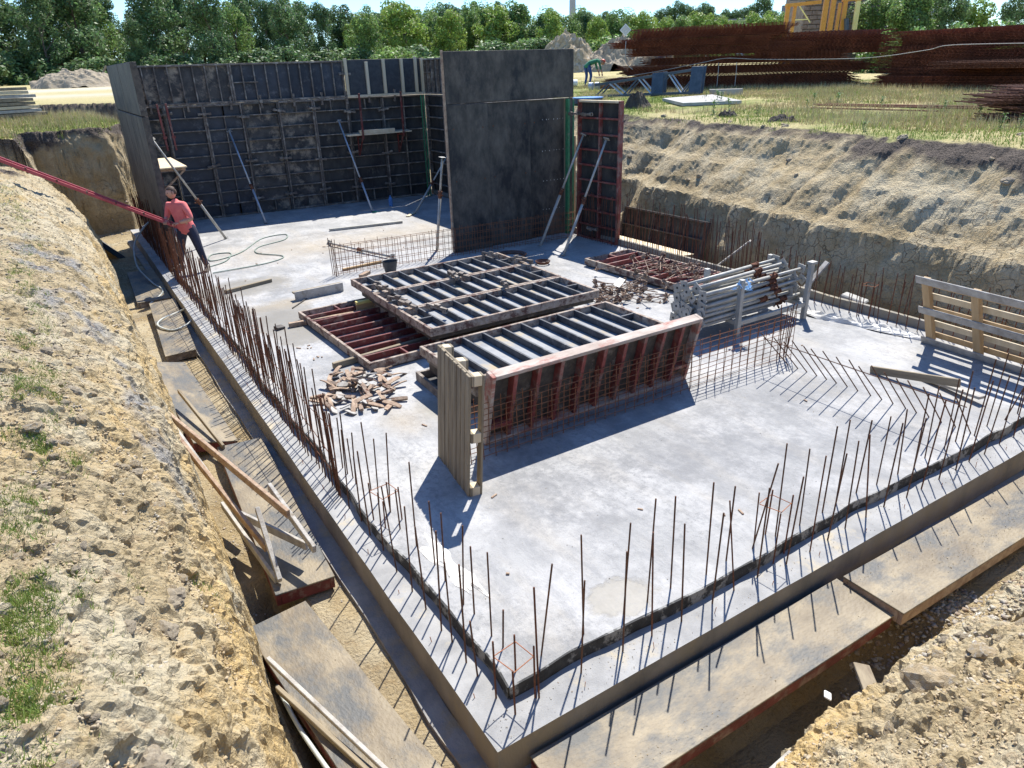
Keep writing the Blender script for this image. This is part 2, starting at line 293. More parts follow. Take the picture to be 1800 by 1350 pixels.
def make_grid():
    X, Y = np.meshgrid(GX, GY, indexing='xy'); z, dist, typ = terr(X, Y)
    gy, gx = np.gradient(z, GY, GX); n = np.sqrt(gx**2+gy**2+1); nx, ny, nz = -gx/n, -gy/n, 1/n
    rr = np.hypot(X, Y); near = np.clip(1-(rr-8)/30, .0, 1); edge = np.clip(dist/.1, 0, 1); steep = 1-nz
    fine = fbm(X, Y, z, 4, 9., 61, .58)*.018*near+fbm(X, Y, z, 3, 34., 71, .6)*.0075*np.clip(1-(rr-3)/8, 0, 1)
    flow = (fbm(X, Y, z, 5, 1.9, 81, .6, True)-.1)*np.where(typ == 1, .14, .055)*np.clip(steep*2.2, 0, 1)
    cl = np.abs(fbm(X, Y, z, 3, 6.3, 91, .5)); fine = fine+.03*np.clip(.22-cl, 0, 1)/.22*np.where((typ == 0) | (typ == 3), near, 0)-.01
    sp = np.where((typ == 0) | (typ == 3), np.interp(Y, [0, 3.2, 5.5, 9], [1, .95, .5, .42])*np.clip(.45+1.5*fbm(X, Y, 0, 3, .8, 401), .12, 1.1), .16)*np.clip(1-(rr-12)/20, 0, 1)
    wx = X+.05*fbm(X, Y, z, 3, 7., 95); wy = Y+.05*fbm(X, Y, z, 3, 7., 96)
    for s_, am, sd, th in ((4.2, .050, 201, .12), (9.5, .030, 211, -.05), (23., .015, 221, -.4)):
        f1, f2, hv = worley(wx, wy, s_, sd); mask = np.clip((fbm(X, Y, 0, 3, s_*.22, sd+3)-th)*3, 0, 1)
        fine = fine+am*sp*mask*np.clip((f2-f1)*2.6, 0, 1)*(.35+.65*np.clip(hv+.4, 0, 1))*(np.clip(1-(rr-4)/7, .15, 1) if s_ > 12 else 1)
    cl2 = np.abs(fbm(X, Y, z, 4, 2.2, 301, .55)); fine = fine-.05*np.clip(.05-cl2, 0, 1)/.05*sp
    dsp = (fine*np.where((typ == 2) & (rr > 9), .8, 1)+flow)*edge
    return X+nx*dsp, Y+ny*dsp, z+nz*dsp, dist, typ, nz, rr
#TERRAIN-END
TX, TY, TZ, TD, TT, TN, TR = make_grid()
def ground(x, y):
    """height of the finished ground by interpolation in the grid"""
    x = np.atleast_1d(np.asarray(x, float)); y = np.atleast_1d(np.asarray(y, float))
    i = np.clip(np.searchsorted(GX, x)-1, 0, len(GX)-2); j = np.clip(np.searchsorted(GY, y)-1, 0, len(GY)-2)
    u = np.clip((x-GX[i])/(GX[i+1]-GX[i]), 0, 1); v = np.clip((y-GY[j])/(GY[j+1]-GY[j]), 0, 1)
    return TZ[j,i]*(1-u)*(1-v)+TZ[j,i+1]*u*(1-v)+TZ[j+1,i]*(1-u)*v+TZ[j+1,i+1]*u*v
def gz(x, y): return float(ground(x, y)[0])
def dist_at(x, y):
    return terr(np.atleast_1d(np.asarray(x, float)), np.atleast_1d(np.asarray(y, float)))[1]
def build_ground():
    ny, nx = TX.shape
    V = np.stack([TX, TY, TZ], -1).reshape(-1, 3).astype(np.float32)
    J, I = np.meshgrid(np.arange(ny-1), np.arange(nx-1), indexing='ij')
    cx = (GX[I]+GX[I+1])/2; cy = (GY[J]+GY[J+1])/2
    keep = ~((cx > 1.65) & (cx < 10.1) & (cy > 2.9) & (cy < 21.2))
    a = (J*nx+I)[keep]; Q = np.stack([a, a+1, a+nx+1, a+nx], -1).astype(np.int32)
    me = bpy.data.meshes.new('ground'); me.vertices.add(len(V)); me.vertices.foreach_set('co', V.ravel())
    me.loops.add(Q.size); me.loops.foreach_set('vertex_index', Q.ravel()); me.polygons.add(len(Q))
    me.polygons.foreach_set('loop_start', np.arange(0, Q.size, 4, dtype=np.int32)); me.polygons.foreach_set('use_smooth', (np.hypot(cx, cy)[keep] > 24))
    me.update()
    X, Y, z = TX, TY, TZ
    nA = fbm(X, Y, z, 4, 1.3, 101); nB = fbm(X, Y, z, 4, .5, 111); nC = fbm(X, Y, z, 4, 3.1, 121)
    sm = lambda v, a, b: np.clip((v-a)/(b-a), 0, 1)
    top = fieldz(TR); dep = top-z
    old = ((TT == 1) | (TT == 2)) | (Y > 18)
    tops = np.where(old, sm(np.where(TT == 2, .16, .36)+.30*sm(9.5-Y, 0, 4)-dep+.36*nA+.2*nC, -.14, .16), 0)          # dark humus layer under the turf
    spoil = ((TT == 0) & (Y < 22.5)) | (TT == 3)
    grass = np.where(TD > .3, sm(TN+.1*nA, .80, .93)*sm(.16-dep+.1*nC, -.05, .05), 0)*np.where(spoil, sm(-X-2.2+Y*.02+nA*.8, 0, .5), 1)
    grass = np.where((TT == 2) & (TR < 34), grass*sm(nA*.5+TD-1.9, -.1, .3), grass)
    dry = np.clip(sm(nB+.3*nA, -.3, .25)+sm(TR, 26, 45)*.7, 0, 1)
    road = np.exp(-((Y-62-X*.25)/5.5)**2)*sm(-X+34, 0, 6)+np.exp(-((Y-48+X*.1)/3.5)**2)*sm(-X+8, 0, 3)*.8
    yel = np.where(spoil, np.clip(sm(nA, -.1, .6)*.65+sm(TD, .5, .05)*.7*sm(TD, -.02, .04), 0, 1), sm(nB, .1, .4)*.4)
    pale = np.where(spoil, sm(nC+.6*nB, -.25, .5)*.9, sm(nA+nB, -.5, .8)*.8)
    gd = np.minimum(np.hypot((X-(-.43+(Y-9.6)*-.01+np.clip(9.6-Y,0,3)*.13))/.13, np.clip(np.abs(Y-8.6)-1.5, 0, 9)/.8), np.hypot((X-(-.12+np.clip(8.6-Y,0,3)*.09))/.10, np.clip(np.abs(Y-8.0)-2.2, 0, 9)/.8))
    grey = np.where(spoil, np.clip(1.35-gd*.55+.5*nC, 0, 1), 0)*(.15+.6*sm(nC+.5*nA,-.2,.3))
    damp = np.where(TD < .02, .35+.4*sm(nA, -.2, .3)+.6*sm(-.40-z, 0, .12), np.where(old, sm(.32-z+.25*nA, 0, .3)*.7, 0))
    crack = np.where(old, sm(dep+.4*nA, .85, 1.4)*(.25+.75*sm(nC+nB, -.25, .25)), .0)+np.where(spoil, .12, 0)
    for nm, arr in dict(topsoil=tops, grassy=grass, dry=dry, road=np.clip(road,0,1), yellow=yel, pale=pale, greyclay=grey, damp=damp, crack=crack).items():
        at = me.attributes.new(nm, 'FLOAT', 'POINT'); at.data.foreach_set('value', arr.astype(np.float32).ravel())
    m = bpy.data.materials.new('ground'); m.use_nodes = True; n = m.node_tree.nodes; L = m.node_tree.links.new
    P = n['Principled BSDF']; P.inputs['Roughness'].default_value = .95; P.inputs['Specular IOR Level'].default_value = .2
    tc = n.new('ShaderNodeTexCoord')
    def noise(s, d=6, rg=.6):
        q = n.new('ShaderNodeTexNoise'); q.inputs['Scale'].default_value = s; q.inputs['Detail'].default_value = d; q.inputs['Roughness'].default_value = rg; L(tc.outputs['Object'], q.inputs['Vector']); return q.outputs['Fac']
    def mr(v, a, b, c=0., e=1.):
        q = n.new('ShaderNodeMapRange'); q.inputs[1].default_value = a; q.inputs[2].default_value = b; q.inputs[3].default_value = c; q.inputs[4].default_value = e; L(v, q.inputs[0]); return q.outputs[0]
    def mix(fc, a, b):
        q = n.new('ShaderNodeMix'); q.data_type = 'RGBA'
        if isinstance(fc, float): q.inputs[0].default_value = fc
        else: L(fc, q.inputs[0])
        for k, c in ((6, a), (7, b)):
            if isinstance(c, tuple): q.inputs[k].default_value = (*c, 1)
            else: L(c, q.inputs[k])
        return q.outputs[2]
    def math_(op, a, b):
        q = n.new('ShaderNodeMath'); q.operation = op
        for k, c in ((0, a), (1, b)):
            if isinstance(c, (int, float)): q.inputs[k].default_value = c
            else: L(c, q.inputs[k])
        return q.outputs[0]
    def at(nm):
        q = n.new('ShaderNodeAttribute'); q.attribute_name = nm; return q.outputs['Fac']
    def masked(nm, nz_, w=.5):                                             # attribute broken up by a noise
        return mr(math_('ADD', at(nm), math_('MULTIPLY', math_('SUBTRACT', nz_, .5), w*2.2)), .2, .85)
    na, nb, nc, nd = noise(2.2, 8, .65), noise(9, 6, .65), noise(38, 5, .7), noise(.6, 5)
    base = mix(mr(na, .35, .65), (.33,.255,.14), (.46,.37,.225))
    base = mix(masked('yellow', nb, .7), base, (.55,.39,.17))
    base = mix(masked('pale', na, .8), base, (.47,.405,.275))
    base = mix(masked('greyclay', nb, .5), base, (.235,.23,.225))
    base = mix(mr(nb, .56, .74), base, (.25,.17,.095)); base = mix(mr(nc, .55, .72, 0, .6), base, (.20,.16,.11)); base = mix(mr(nc, .46, .28, 0, .55), base, (.50,.45,.34))
    base = mix(masked('topsoil', nb, .35), base, mix(mr(nc, .4, .6), (.055,.044,.036), (.15,.122,.098)))
    base = mix(math_('MULTIPLY', masked('damp', na, .4), .62), base, (.115,.085,.048))
    turf = mix(masked('dry', nb, .6), mix(mr(nc, .35, .65), (.13,.165,.035), (.26,.28,.085)), mix(mr(nc, .35, .65), (.34,.29,.13), (.50,.43,.22)))
    base = mix(masked('grassy', nb, .45), base, turf)
    base = mix(math_('MULTIPLY', at('road'), .9), base, (.50,.45,.36))
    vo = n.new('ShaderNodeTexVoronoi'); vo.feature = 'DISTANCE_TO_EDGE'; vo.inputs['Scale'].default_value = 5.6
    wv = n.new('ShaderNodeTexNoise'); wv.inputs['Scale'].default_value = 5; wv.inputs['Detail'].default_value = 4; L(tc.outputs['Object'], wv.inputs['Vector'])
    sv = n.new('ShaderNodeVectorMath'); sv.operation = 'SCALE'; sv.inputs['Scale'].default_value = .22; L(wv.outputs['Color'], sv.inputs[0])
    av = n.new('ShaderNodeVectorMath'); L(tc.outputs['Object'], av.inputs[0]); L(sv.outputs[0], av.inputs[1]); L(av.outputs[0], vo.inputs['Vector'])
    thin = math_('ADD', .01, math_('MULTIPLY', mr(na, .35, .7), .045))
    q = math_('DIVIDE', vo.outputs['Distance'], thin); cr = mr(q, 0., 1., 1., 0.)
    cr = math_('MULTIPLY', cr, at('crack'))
    base = mix(math_('MULTIPLY', cr, .72), base, (.085,.068,.042))  # shade inside the crack gaps painted into the base colour
    L(base, P.inputs['Base Color'])
    hgt = math_('ADD', math_('MULTIPLY', noise(24, 7, .7), .045), math_('MULTIPLY', noise(90, 5, .7), .012))
    vp = n.new('ShaderNodeTexVoronoi'); vp.inputs['Scale'].default_value = 26; L(av.outputs[0], vp.inputs['Vector'])
    hgt = math_('ADD', hgt, math_('MULTIPLY', mr(vp.outputs['Distance'], 0, .6, 1, 0), .016))
    hgt = math_('SUBTRACT', hgt, math_('MULTIPLY', cr, .06))
    bp = n.new('ShaderNodeBump'); bp.inputs['Strength'].default_value = .8; bp.inputs['Distance'].default_value = 1.; L(hgt, bp.inputs['Height']); L(bp.outputs[0], P.inputs['Normal'])
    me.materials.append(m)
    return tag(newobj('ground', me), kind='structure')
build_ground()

# ---------------------------------------------------------------- footing and slab
def concrete_slab_mat():
    m = bpy.data.materials.new('slab_concrete'); m.use_nodes = True; n = m.node_tree.nodes; L = m.node_tree.links.new
    P = n['Principled BSDF']; tc = n.new('ShaderNodeTexCoord')
    def noise(s, d=6, rg=.6, st=None):
        q = n.new('ShaderNodeTexNoise'); q.inputs['Scale'].default_value = s; q.inputs['Detail'].default_value = d; q.inputs['Roughness'].default_value = rg
        if st:
            mp = n.new('ShaderNodeMapping'); mp.inputs['Scale'].default_value = st; L(tc.outputs['Object'], mp.inputs[0]); L(mp.outputs[0], q.inputs['Vector'])
        else: L(tc.outputs['Object'], q.inputs['Vector'])
        return q.outputs['Fac']
    def mr(v, a, b, c=0., e=1.):
        q = n.new('ShaderNodeMapRange'); q.inputs[1].default_value = a; q.inputs[2].default_value = b; q.inputs[3].default_value = c; q.inputs[4].default_value = e; L(v, q.inputs[0]); return q.outputs[0]
    def M2(op, a, b):
        q = n.new('ShaderNodeMath'); q.operation = op
        for k, c in ((0, a), (1, b)):
            if isinstance(c, (int, float)): q.inputs[k].default_value = c
            else: L(c, q.inputs[k])
        return q.outputs[0]
    def mix(fc, a, b):
        q = n.new('ShaderNodeMix'); q.data_type = 'RGBA'; L(fc, q.inputs[0])
        for k, c in ((6, a), (7, b)):
            if isinstance(c, tuple): q.inputs[k].default_value = (*c, 1)
            else: L(c, q.inputs[k])
        return q.outputs[2]
    sx = n.new('ShaderNodeSeparateXYZ'); L(tc.outputs['Object'], sx.inputs[0])
    nw = noise(1.6, 6, .65); nf = noise(55, 5, .75); nm = noise(.55, 6, .6); nl = noise(3, 6, .6, (1, .25, 1)); n5 = noise(5.5, 6, .65)
    def spot(cx, cy, rx, ry, soft=.25, w=.9):
        a = M2('DIVIDE', M2('SUBTRACT', sx.outputs[0], cx), rx); b = M2('DIVIDE', M2('SUBTRACT', sx.outputs[1], cy), ry)
        q = M2('SQRT', M2('ADD', M2('MULTIPLY', a, a), M2('MULTIPLY', b, b)), 0)
        q = M2('ADD', q, M2('MULTIPLY', M2('SUBTRACT', nw, .5), w)); q = M2('ADD', q, M2('MULTIPLY', M2('SUBTRACT', n5, .5), w*.9)); return mr(q, 1-soft, 1+soft, 1, 0)
    c = mix(mr(nm, .38, .62), (.225,.225,.222), (.345,.343,.335))
    c = mix(M2('MULTIPLY', mr(noise(1.3, 8, .7), .46, .60), .8), c, (.41,.405,.395))
    c = mix(M2('MULTIPLY', mr(nl, .5, .7), .35), c, (.37,.33,.265))
    c = mix(M2('MULTIPLY', mr(nf, .60, .70), mr(nw, .35, .65, .2, .85)), c, (.15,.152,.155))
    c = mix(M2('MULTIPLY', mr(noise(7, 7, .75, (1, .3, 1)), .50, .66), .6), c, (.205,.208,.212))
    wet = None
    for a in [(5.4,4.7,2.2,.75,.6,1.6), (6.6,3.6,1.2,.4,.7,1.6), (3.2,4.9,.45,1.1,.7,1.5)]:        # darker trowelled patches
        s = spot(*a); c = mix(M2('MULTIPLY', s, M2('MULTIPLY', mr(noise(6, 8, .75), .35, .6), .65)), c, (.155,.158,.163))
    for a in [(2.75,11.3,.62,1.25,.08,.7), (2.6,13.9,.85,.6,.2,.8), (2.92,3.24,.32,.20,.12,1.3), (1.9,13.6,.4,.5,.3,.8), (3.2,7.0,.18,.3,.5,.8)]:
        s = spot(*a); wet = s if wet is None else M2('MAXIMUM', wet, s)
    c = mix(M2('MULTIPLY', wet, .62), c, (.15,.13,.09))
    c = mix(M2('MULTIPLY', mr(noise(17, 6, .8), .50, .60), mr(noise(.9, 5, .6), .42, .60, .12, .55)), c, (.155,.158,.16))
    for a in [(2.75,6.9,.22,.3,.7,1.2), (5.1,9.0,.4,.3,.7,1.2), (3.0,12.4,.6,.25,.6,1.2), (7.0,16.4,1.6,.8,.8,1.5), (4.4,16.5,1.4,.9,.8,1.5)]:
        s = spot(*a); c = mix(M2('MULTIPLY', s, .4), c, (.34,.27,.17))
    L(c, P.inputs['Base Color']); L(mr(wet, 0, 1, .85, .6), P.inputs['Roughness'])
    h = M2('ADD', M2('MULTIPLY', nf, .006), M2('MULTIPLY', noise(9, 5, .65, (1,.4,1)), .010)); h = M2('MULTIPLY', h, mr(wet, 0, 1, 1, .1))
    b = n.new('ShaderNodeBump'); b.inputs['Strength'].default_value = .8; b.inputs['Distance'].default_value = 1; L(h, b.inputs['Height']); L(b.outputs[0], P.inputs['Normal'])
    return m
MT['slab'] = concrete_slab_mat()
def wavy_edge(t, seed): return .030*float(vn(t*.9, 0, 0, seed))+.016*float(vn(t*3.1, 0, 0, seed+1))
# footing: ring of ledges with slightly uneven arris
def prism_edge(p0, p1, nseg, off, z0, z1, seed, amp=.006):
    pass
ft = MB()
def grid_box(mb, x0, y0, x1, y1, z0, z1, nx, ny, amp, seed):
    """box whose upper face and arris are a little uneven"""
    xs = np.linspace(x0, x1, nx+1); ys = np.linspace(y0, y1, ny+1); k = len(mb.v)
    V = []; F = []
    for j, y in enumerate(ys):
        for i, x in enumerate(xs):
            ex = (i in (0, nx)) or (j in (0, ny))
            V.append((x+amp*float(vn(y*2.1, x, 0, seed))*(i in (0, nx)), y+amp*float(vn(x*2.1, y, 0, seed+2))*(j in (0, ny)), z1+amp*.8*float(vn(x*1.5, y*1.5, 0, seed+3))-(.006 if ex else 0)))
    for j in range(ny):
        for i in range(nx): a = j*(nx+1)+i; F.append((a, a+1, a+nx+2, a+nx+1))
    ring = [i for i in range(nx+1)]+[j*(nx+1)+nx for j in range(1, ny+1)]+[ny*(nx+1)+i for i in range(nx-1, -1, -1)]+[j*(nx+1) for j in range(ny-1, 0, -1)]
    b = len(V)
    for q in ring: V.append((V[q][0], V[q][1], z0))
    m = len(ring)
    for q in range(m): F.append((ring[(q+1) % m], ring[q], b+q, b+(q+1) % m))
    mb.add(V, F)
grid_box(ft, 1.45, 2.67, 10.42, 22.28, -.5, 0, 90, 160, .006, 5)
fo = ft.build('concrete_footing', 'footing'); fo['kind'] = 'structure'
fo.data.materials.append(MT['footside'])
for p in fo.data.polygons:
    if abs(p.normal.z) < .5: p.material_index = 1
# blinding strip along the foot of the footing
bl = MB(); grid_box(bl, 1.30, 2.52, 1.46, 22.3, -.42, -.285, 3, 120, .02, 9); grid_box(bl, 1.30, 2.50, 10.4, 2.69, -.42, -.288, 60, 3, .02, 13)
MT['blind'] = mat('blinding', (.17,.17,.17), (.28,.27,.25), 4, (.30,.25,.17), 3, (.5,.65), .9, .6, 60)
bl.build('blinding_strip', 'blind')['kind'] = 'structure'
# raised slab with wavy left and near edge
X0, Y0, X1, Y1, ZS = 1.72, 2.965, 10.30, 22.1, .1
sm_ = MB(); nx, ny = 110, 220
xs = np.linspace(X0, X1, nx+1); ys = np.linspace(Y0, Y1, ny+1); V = []; F = []
for j, y in enumerate(ys):
    for i, x in enumerate(xs):
        ex = wavy_edge(y, 77) if i == 0 else 0; ey = wavy_edge(x, 55) if j == 0 else 0
        V.append((x+ex, y+ey, ZS+.005*float(vn(x*.8, y*.8, 0, 4))+(.004*float(vn(x*5, y*5, 0, 6)) if i*j == 0 else 0)))
for j in range(ny):
    for i in range(nx): a = j*(nx+1)+i; F.append((a, a+1, a+nx+2, a+nx+1))
sm_.add(V, F)
slab = sm_.build('concrete_slab', 'slab', smooth=True); slab['kind'] = 'structure'
# the black bitumen upstand strip round the raised slab: real thickness, leaning lip
def upstand(pts_top, nrm, name):
    mb = MB(); V = []; F = []
    for (x, y), (u, v) in zip(pts_top, nrm):
        lo = .006*float(vn(x*5+y*5, 1, 0, 3)); up = .006*float(vn(x*7+y*7, 2, 0, 3))
        V += [(x+u*(.016+lo), y+v*(.016+lo), .001), (x+u*(.010+up), y+v*(.010+up), ZS+.004+up), (x-u*.004, y-v*.004, ZS+.005+up), (x-u*.006, y-v*.006, .001)]
    for i in range(len(pts_top)-1):
        a = i*4
        for k in range(3): F.append((a+k, a+k+1, a+k+5, a+k+4))
    mb.add(V, F); return mb.build(name, 'bitumen', slab)
lt = [(X0+wavy_edge(y, 77), y) for y in np.linspace(Y0, Y1, 400)]; upstand(lt, [(-1, 0)]*400, 'bitumen_strip')
nr_ = [(x, Y0+wavy_edge(x, 55)) for x in np.linspace(X1, X0, 300)]; upstand(nr_, [(0, -1)]*300, 'bitumen_strip')
kb = MB(); grid_box(kb, 10.31, 3.0, 10.38, 22.0, -.3, .235, 2, 90, .012, 23); tag(kb.build('kerb', 'footside'), kind='structure')

# reinforcing bars cast into the slab (parts of it) -------------------------------------
rb = MB(); rb.tube((0,0,0), (0,0,1), .0067, 6); BAR = rb.mesh('rust_bar', 'rebar')
rb = MB(); rb.tube((0,0,0), (0,0,1), .0067, 6); BAR2 = rb.mesh('rust', 'rebar')
far_bars = MB()
def bar(x, y, z, h, tx=0, ty=0, far=False, red=False):
    if far:
        far_bars.tube((x, y, z), (x+h*math.sin(tx), y+h*math.sin(ty), z+h), .0075, 4); return
    o = newobj('rebar', BAR2 if red else BAR, slab, (x, y, z), (-ty, tx, random.random()*3)); o.scale = (1, 1, h/math.cos(tx)/math.cos(ty)); return o
rj = lambda a: random.uniform(-a, a)
y = 6.0; cnt = 0
while y < 21.9:                                           # dense double row along the left edge
    h = 1.02+rj(.13) if y > 6.6 else .8+rj(.15)
    far = y > 14.4
    bar(1.635+rj(.012), y, 0, h, rj(.035), rj(.045), far, random.random() < .25)
    if random.random() < .82: bar(1.80+rj(.02), y+rj(.05), ZS-.01, h-.16+rj(.12), rj(.04), rj(.05), far, random.random() < .2)
    y += .105+rj(.018)
for y, h in [(5.72,.85),(5.45,.7),(5.2,.9),(4.93,.6),(4.6,.86),(4.3,.8),(4.05,.78),(3.78,.93),(3.63,.72),(3.40,.88),(3.25,.5)]:
    bar(1.64+rj(.012), y, 0, h, rj(.05), rj(.05))
    bar(1.86+rj(.03), y+.07+rj(.04), ZS-.01, h*.85+rj(.1), rj(.06), rj(.06))
for k in range(6): bar(1.63+k*.006, 5.95+k*.045, 0, .95+rj(.12), .02+rj(.02), rj(.03), red=True)
nr = [1.89,2.62,2.95,3.32,3.45,3.72,4.02,4.36,4.62,4.9,5.2,5.5,5.82,6.12,6.45,6.62,6.95,7.2,7.5,7.8,8.1,8.4,8.7,9.0,9.3,9.6,9.9]
nr = [1.89]+[2.3+.29*k+rj(.05) for k in range(27)]
for i, x in enumerate(nr):
    bar(x, 2.86+rj(.02), 0, .90+rj(.08), rj(.04) if i % 6 else .13, rj(.03), red=i % 3 == 0)
    bar(x+.14+rj(.04), 3.06+rj(.03), ZS-.01, .84+rj(.1), rj(.05) if i % 7 else -.2, rj(.04))
y = 3.3
while y < 13.6:                                           # row by the far kerb
    h = .80+rj(.1) if y < 8 else 1.08+rj(.14)
    bar(10.14+rj(.02), y, ZS-.01, h, rj(.05), rj(.05), y > 9.5, random.random() < .6)
    if random.random() < .8: bar(10.36+rj(.01), y+rj(.06), 0, h*.9, rj(.05), rj(.05), y > 9.5, True)
    y += (.16 if y < 8 else .085)+rj(.03)
# inclined bars standing at 45 degrees out of the slab, tied by one long bar
for k in range(17):
    yy = 5.42-k*.145
    o = newobj('inclined_rebar', BAR, slab, (7.66+rj(.01), yy+rj(.012), ZS-.01), (rj(.02), -R(45)+rj(.03), 0)); o.scale = (1,1,.84+rj(.05))
t_ = MB(); t_.tube((7.24, 5.55, .53), (7.24, 3.02, .55), .006, 5); t_.build('tie_bar', 'rust_bar', slab)
def stirrup(cx, cy, z, s=.13, rot=.2, hs=(.42,.5,.38,.45)):
    mb = MB(); P = [(cx+math.cos(rot+k*math.pi/2+.785)*s, cy+math.sin(rot+k*math.pi/2+.785)*s) for k in range(4)]
    for k in range(4): mb.tube((*P[k], z), (*P[(k+1) % 4], z+.01), .0035, 5)
    mb.build('stirrup', 'rust_bright', slab)
    for k in range(4): bar(P[k][0], P[k][1], -.0, hs[k], rj(.03), rj(.03), red=True)
stirrup(1.76, 2.95, .36); stirrup(1.82, 5.2, .40); stirrup(4.35, 3.02, .50, hs=(.55,.6,.5,.58)); stirrup(9.6, 3.2, .52, hs=(.55,.6,.5,.58)); stirrup(10.2, 6.0, .6, hs=(.6,.65,.6,.65)); stirrup(1.78, 9.8, .62, hs=(.9,.9,.9,.9))
# small spacer wires poking out of the ledge
for k in range(40):
    if k < 26: x, y = 1.53+rj(.02), 3.1+k*.62
    else: x, y = 2.2+(k-26)*.62, 2.76+rj(.02)
    wv_ = MB(); wv_.tube((0,0,0), (rj(.01),rj(.01),.045+rj(.015)), .003, 4); wv_.build('spacer_wire', 'rust_bright', fo, (x, y, -.004))
# starter meshes (joined wires: each wire is one or two pixels)
def mesh_fence(name, x0, x1, y0, y1, z0, h, dx=.125, hz=5, layers=2, gap=.12, m='rust_wire', top=.05):
    mb = MB()
    for L_ in range(layers):
        yo = L_*gap; n = int((x1-x0)/dx)
        for i in range(n+1):
            t = i/n; x = x0+(x1-x0)*t; y = y0+(y1-y0)*t+yo
            mb.tube((x+rj(.008), y, z0), (x+rj(.02), y+rj(.02), z0+h+rj(top)), .0052, 4)
        for k in range(hz):
            z = z0+.05+(h-.08)*k/(hz-1); p = []
            for i in range(0, n+1, 4): t = i/n; p.append((x0+(x1-x0)*t, y0+(y1-y0)*t+yo+.006, z+rj(.008)))
            p.append((x1, y1+yo+.006, z)); mb.path(p, .0045, 4)
    o = mb.build(name, m, slab); o['kind'] = 'stuff'; return o
mesh_fence('starter_mesh', 2.93, 7.9, 5.62, 5.58, ZS-.01, .62, .145, 5)
mesh_fence('starter_mesh', 4.3, 10.1, 13.58, 13.30, ZS-.01, .62, .14, 5)
for k in range(5): bar(7.75+k*.03, 5.62+rj(.05), ZS-.01, .72+rj(.08), rj(.08), rj(.08), red=True)
for k in range(4): bar(4.3+rj(.06), 13.55+rj(.1), ZS-.01, .72+rj(.05), rj(.1), rj(.05), red=True)
fb = far_bars.build('far_rebar', 'rust', slab); fb['kind'] = 'stuff'
# low binding wires running along the dense row
for z, s in ((.42,1), (.74,2), (.2,3)):
    mb = MB(); mb.path([(1.645+rj(.01), y, z+rj(.03)) for y in np.arange(6, 21.5, .8)], .004, 4); mb.build('tie_wire', 'rust', slab)

# ---------------------------------------------------------------- formwork panels
def panel(label, cat, w, h, loc, rot, hr=(), vr=(), t=.12, fm='steel', rm='steel', sheet='ply_dark', back=None, name='formwork_panel', group=None, rail=.045, cells=(), ribw=.03, top=None):
    """frame in the local xz plane; open (ribbed) side faces -y, plywood on the +y side.
       hr: (z, x0, x1) horizontal ribs, vr: (x, z0, z1) vertical ribs"""
    T = thing(name, label, cat, loc, rot, group)
    pbox('side_rail', (0,0,0), (rail,t,h), fm, T); pbox('side_rail', (w-rail,0,0), (w,t,h), fm, T)
    pbox('end_rail', (rail,0.001,0), (w-rail,t-.001,rail), fm, T); pbox('end_rail', (rail,0.001,h-rail), (w-rail,t-.001,h), top or fm, T)
    for z, a, b in hr: pbox('rib', (a,.008,z-ribw/2), (b,t-.022,z+ribw/2), rm, T)
    for x, a, b in vr: pbox('rib', (x-ribw/2,.006,a), (x+ribw/2,t-.022,b), rm, T)
    pbox('plywood_sheet', (.012,t-.02,.012), (w-.012,t+.004,h-.012), sheet, T, .002)
    return T
# back wall: lower row of upright panels, upper row laid on their sides
xb = [1.95,2.90,3.88,4.87,5.85,6.84,7.85,8.90,10.26]
ordn = ['leftmost', 'second from the left', 'third from the left', 'fourth from the left', 'fifth from the left', 'sixth from the left', 'seventh from the left', 'rightmost']
WA = math.atan2(-.62, 8.1)                                  # the wall is not quite square to the slab
for i in range(8):
    x0, x1 = xb[i], xb[i+1]; wd = x1-x0-.006; hrs = []; vrs = []
    for k in range(1, 9): hrs.append((.02+k*.333, .045, wd-.045))
    vrs.append((wd/2, 2.70, 2.96)); vrs.append((wd/2, .04, .34))
    if i in (0, 2, 7): vrs.append((wd/2, .04, 2.96))
    panel(f'lower ribbed steel wall panel, {ordn[i]} in the dark formwork at the back', 'formwork panel', wd, 3.0, (x0, 21.95+(x0-1.95)*math.tan(WA), ZS+.004), (0,0,WA), hrs, vrs, sheet='ply_blue' if i in (1,2) else ('ply_smear' if i in (0,3,4) else 'ply_dark'), fm='rib_brown' if i % 3 else 'steel', rm='rib_brown', group='lower panels of the back wall')
for i, (x0, x1, sh_) in enumerate([(1.95,4.72,'ply_smear'), (4.722,7.85,'ply_blue')]):
    wd = x1-x0-.003; n = int(wd/.33)
    panel(['upper panel with pale smears and upright ribs on the left of the back wall', 'long bluish upper panel with upright ribs in the middle of the back wall'][i], 'formwork panel', wd, .98, (x0, 21.95+(x0-1.95)*math.tan(WA), ZS+3.03), (0,0,WA), [(.5, .045, .7)] if i else [], [(wd*k/(n+1), .045, .935) for k in range(1, n+1)], sheet=sh_, fm='rib_brown', rm='rib_brown', group='upper panels of the back wall')
# new infill of black plywood with pale timber studs
T = thing('infill_panel', 'black plywood infill with pale upright timber studs on top of the back wall', 'formwork panel', (7.84, 21.43, ZS+3.02), (0,0,WA))
pbox('plywood_sheet', (0,.06,.01), (2.42,.08,1.0), 'blackp', T)
for x in (.0,.62,1.14,1.70,2.14,2.34): pbox('stud', (x,-.03,.06), (x+.08,.058,1.0+(.04 if x in (0,2.14) else -.06*(x == .62))), 'wood_pale', T)
pbox('sole_plate', (0,-.04,-.0), (2.43,.058,.058), 'wood_pale', T)
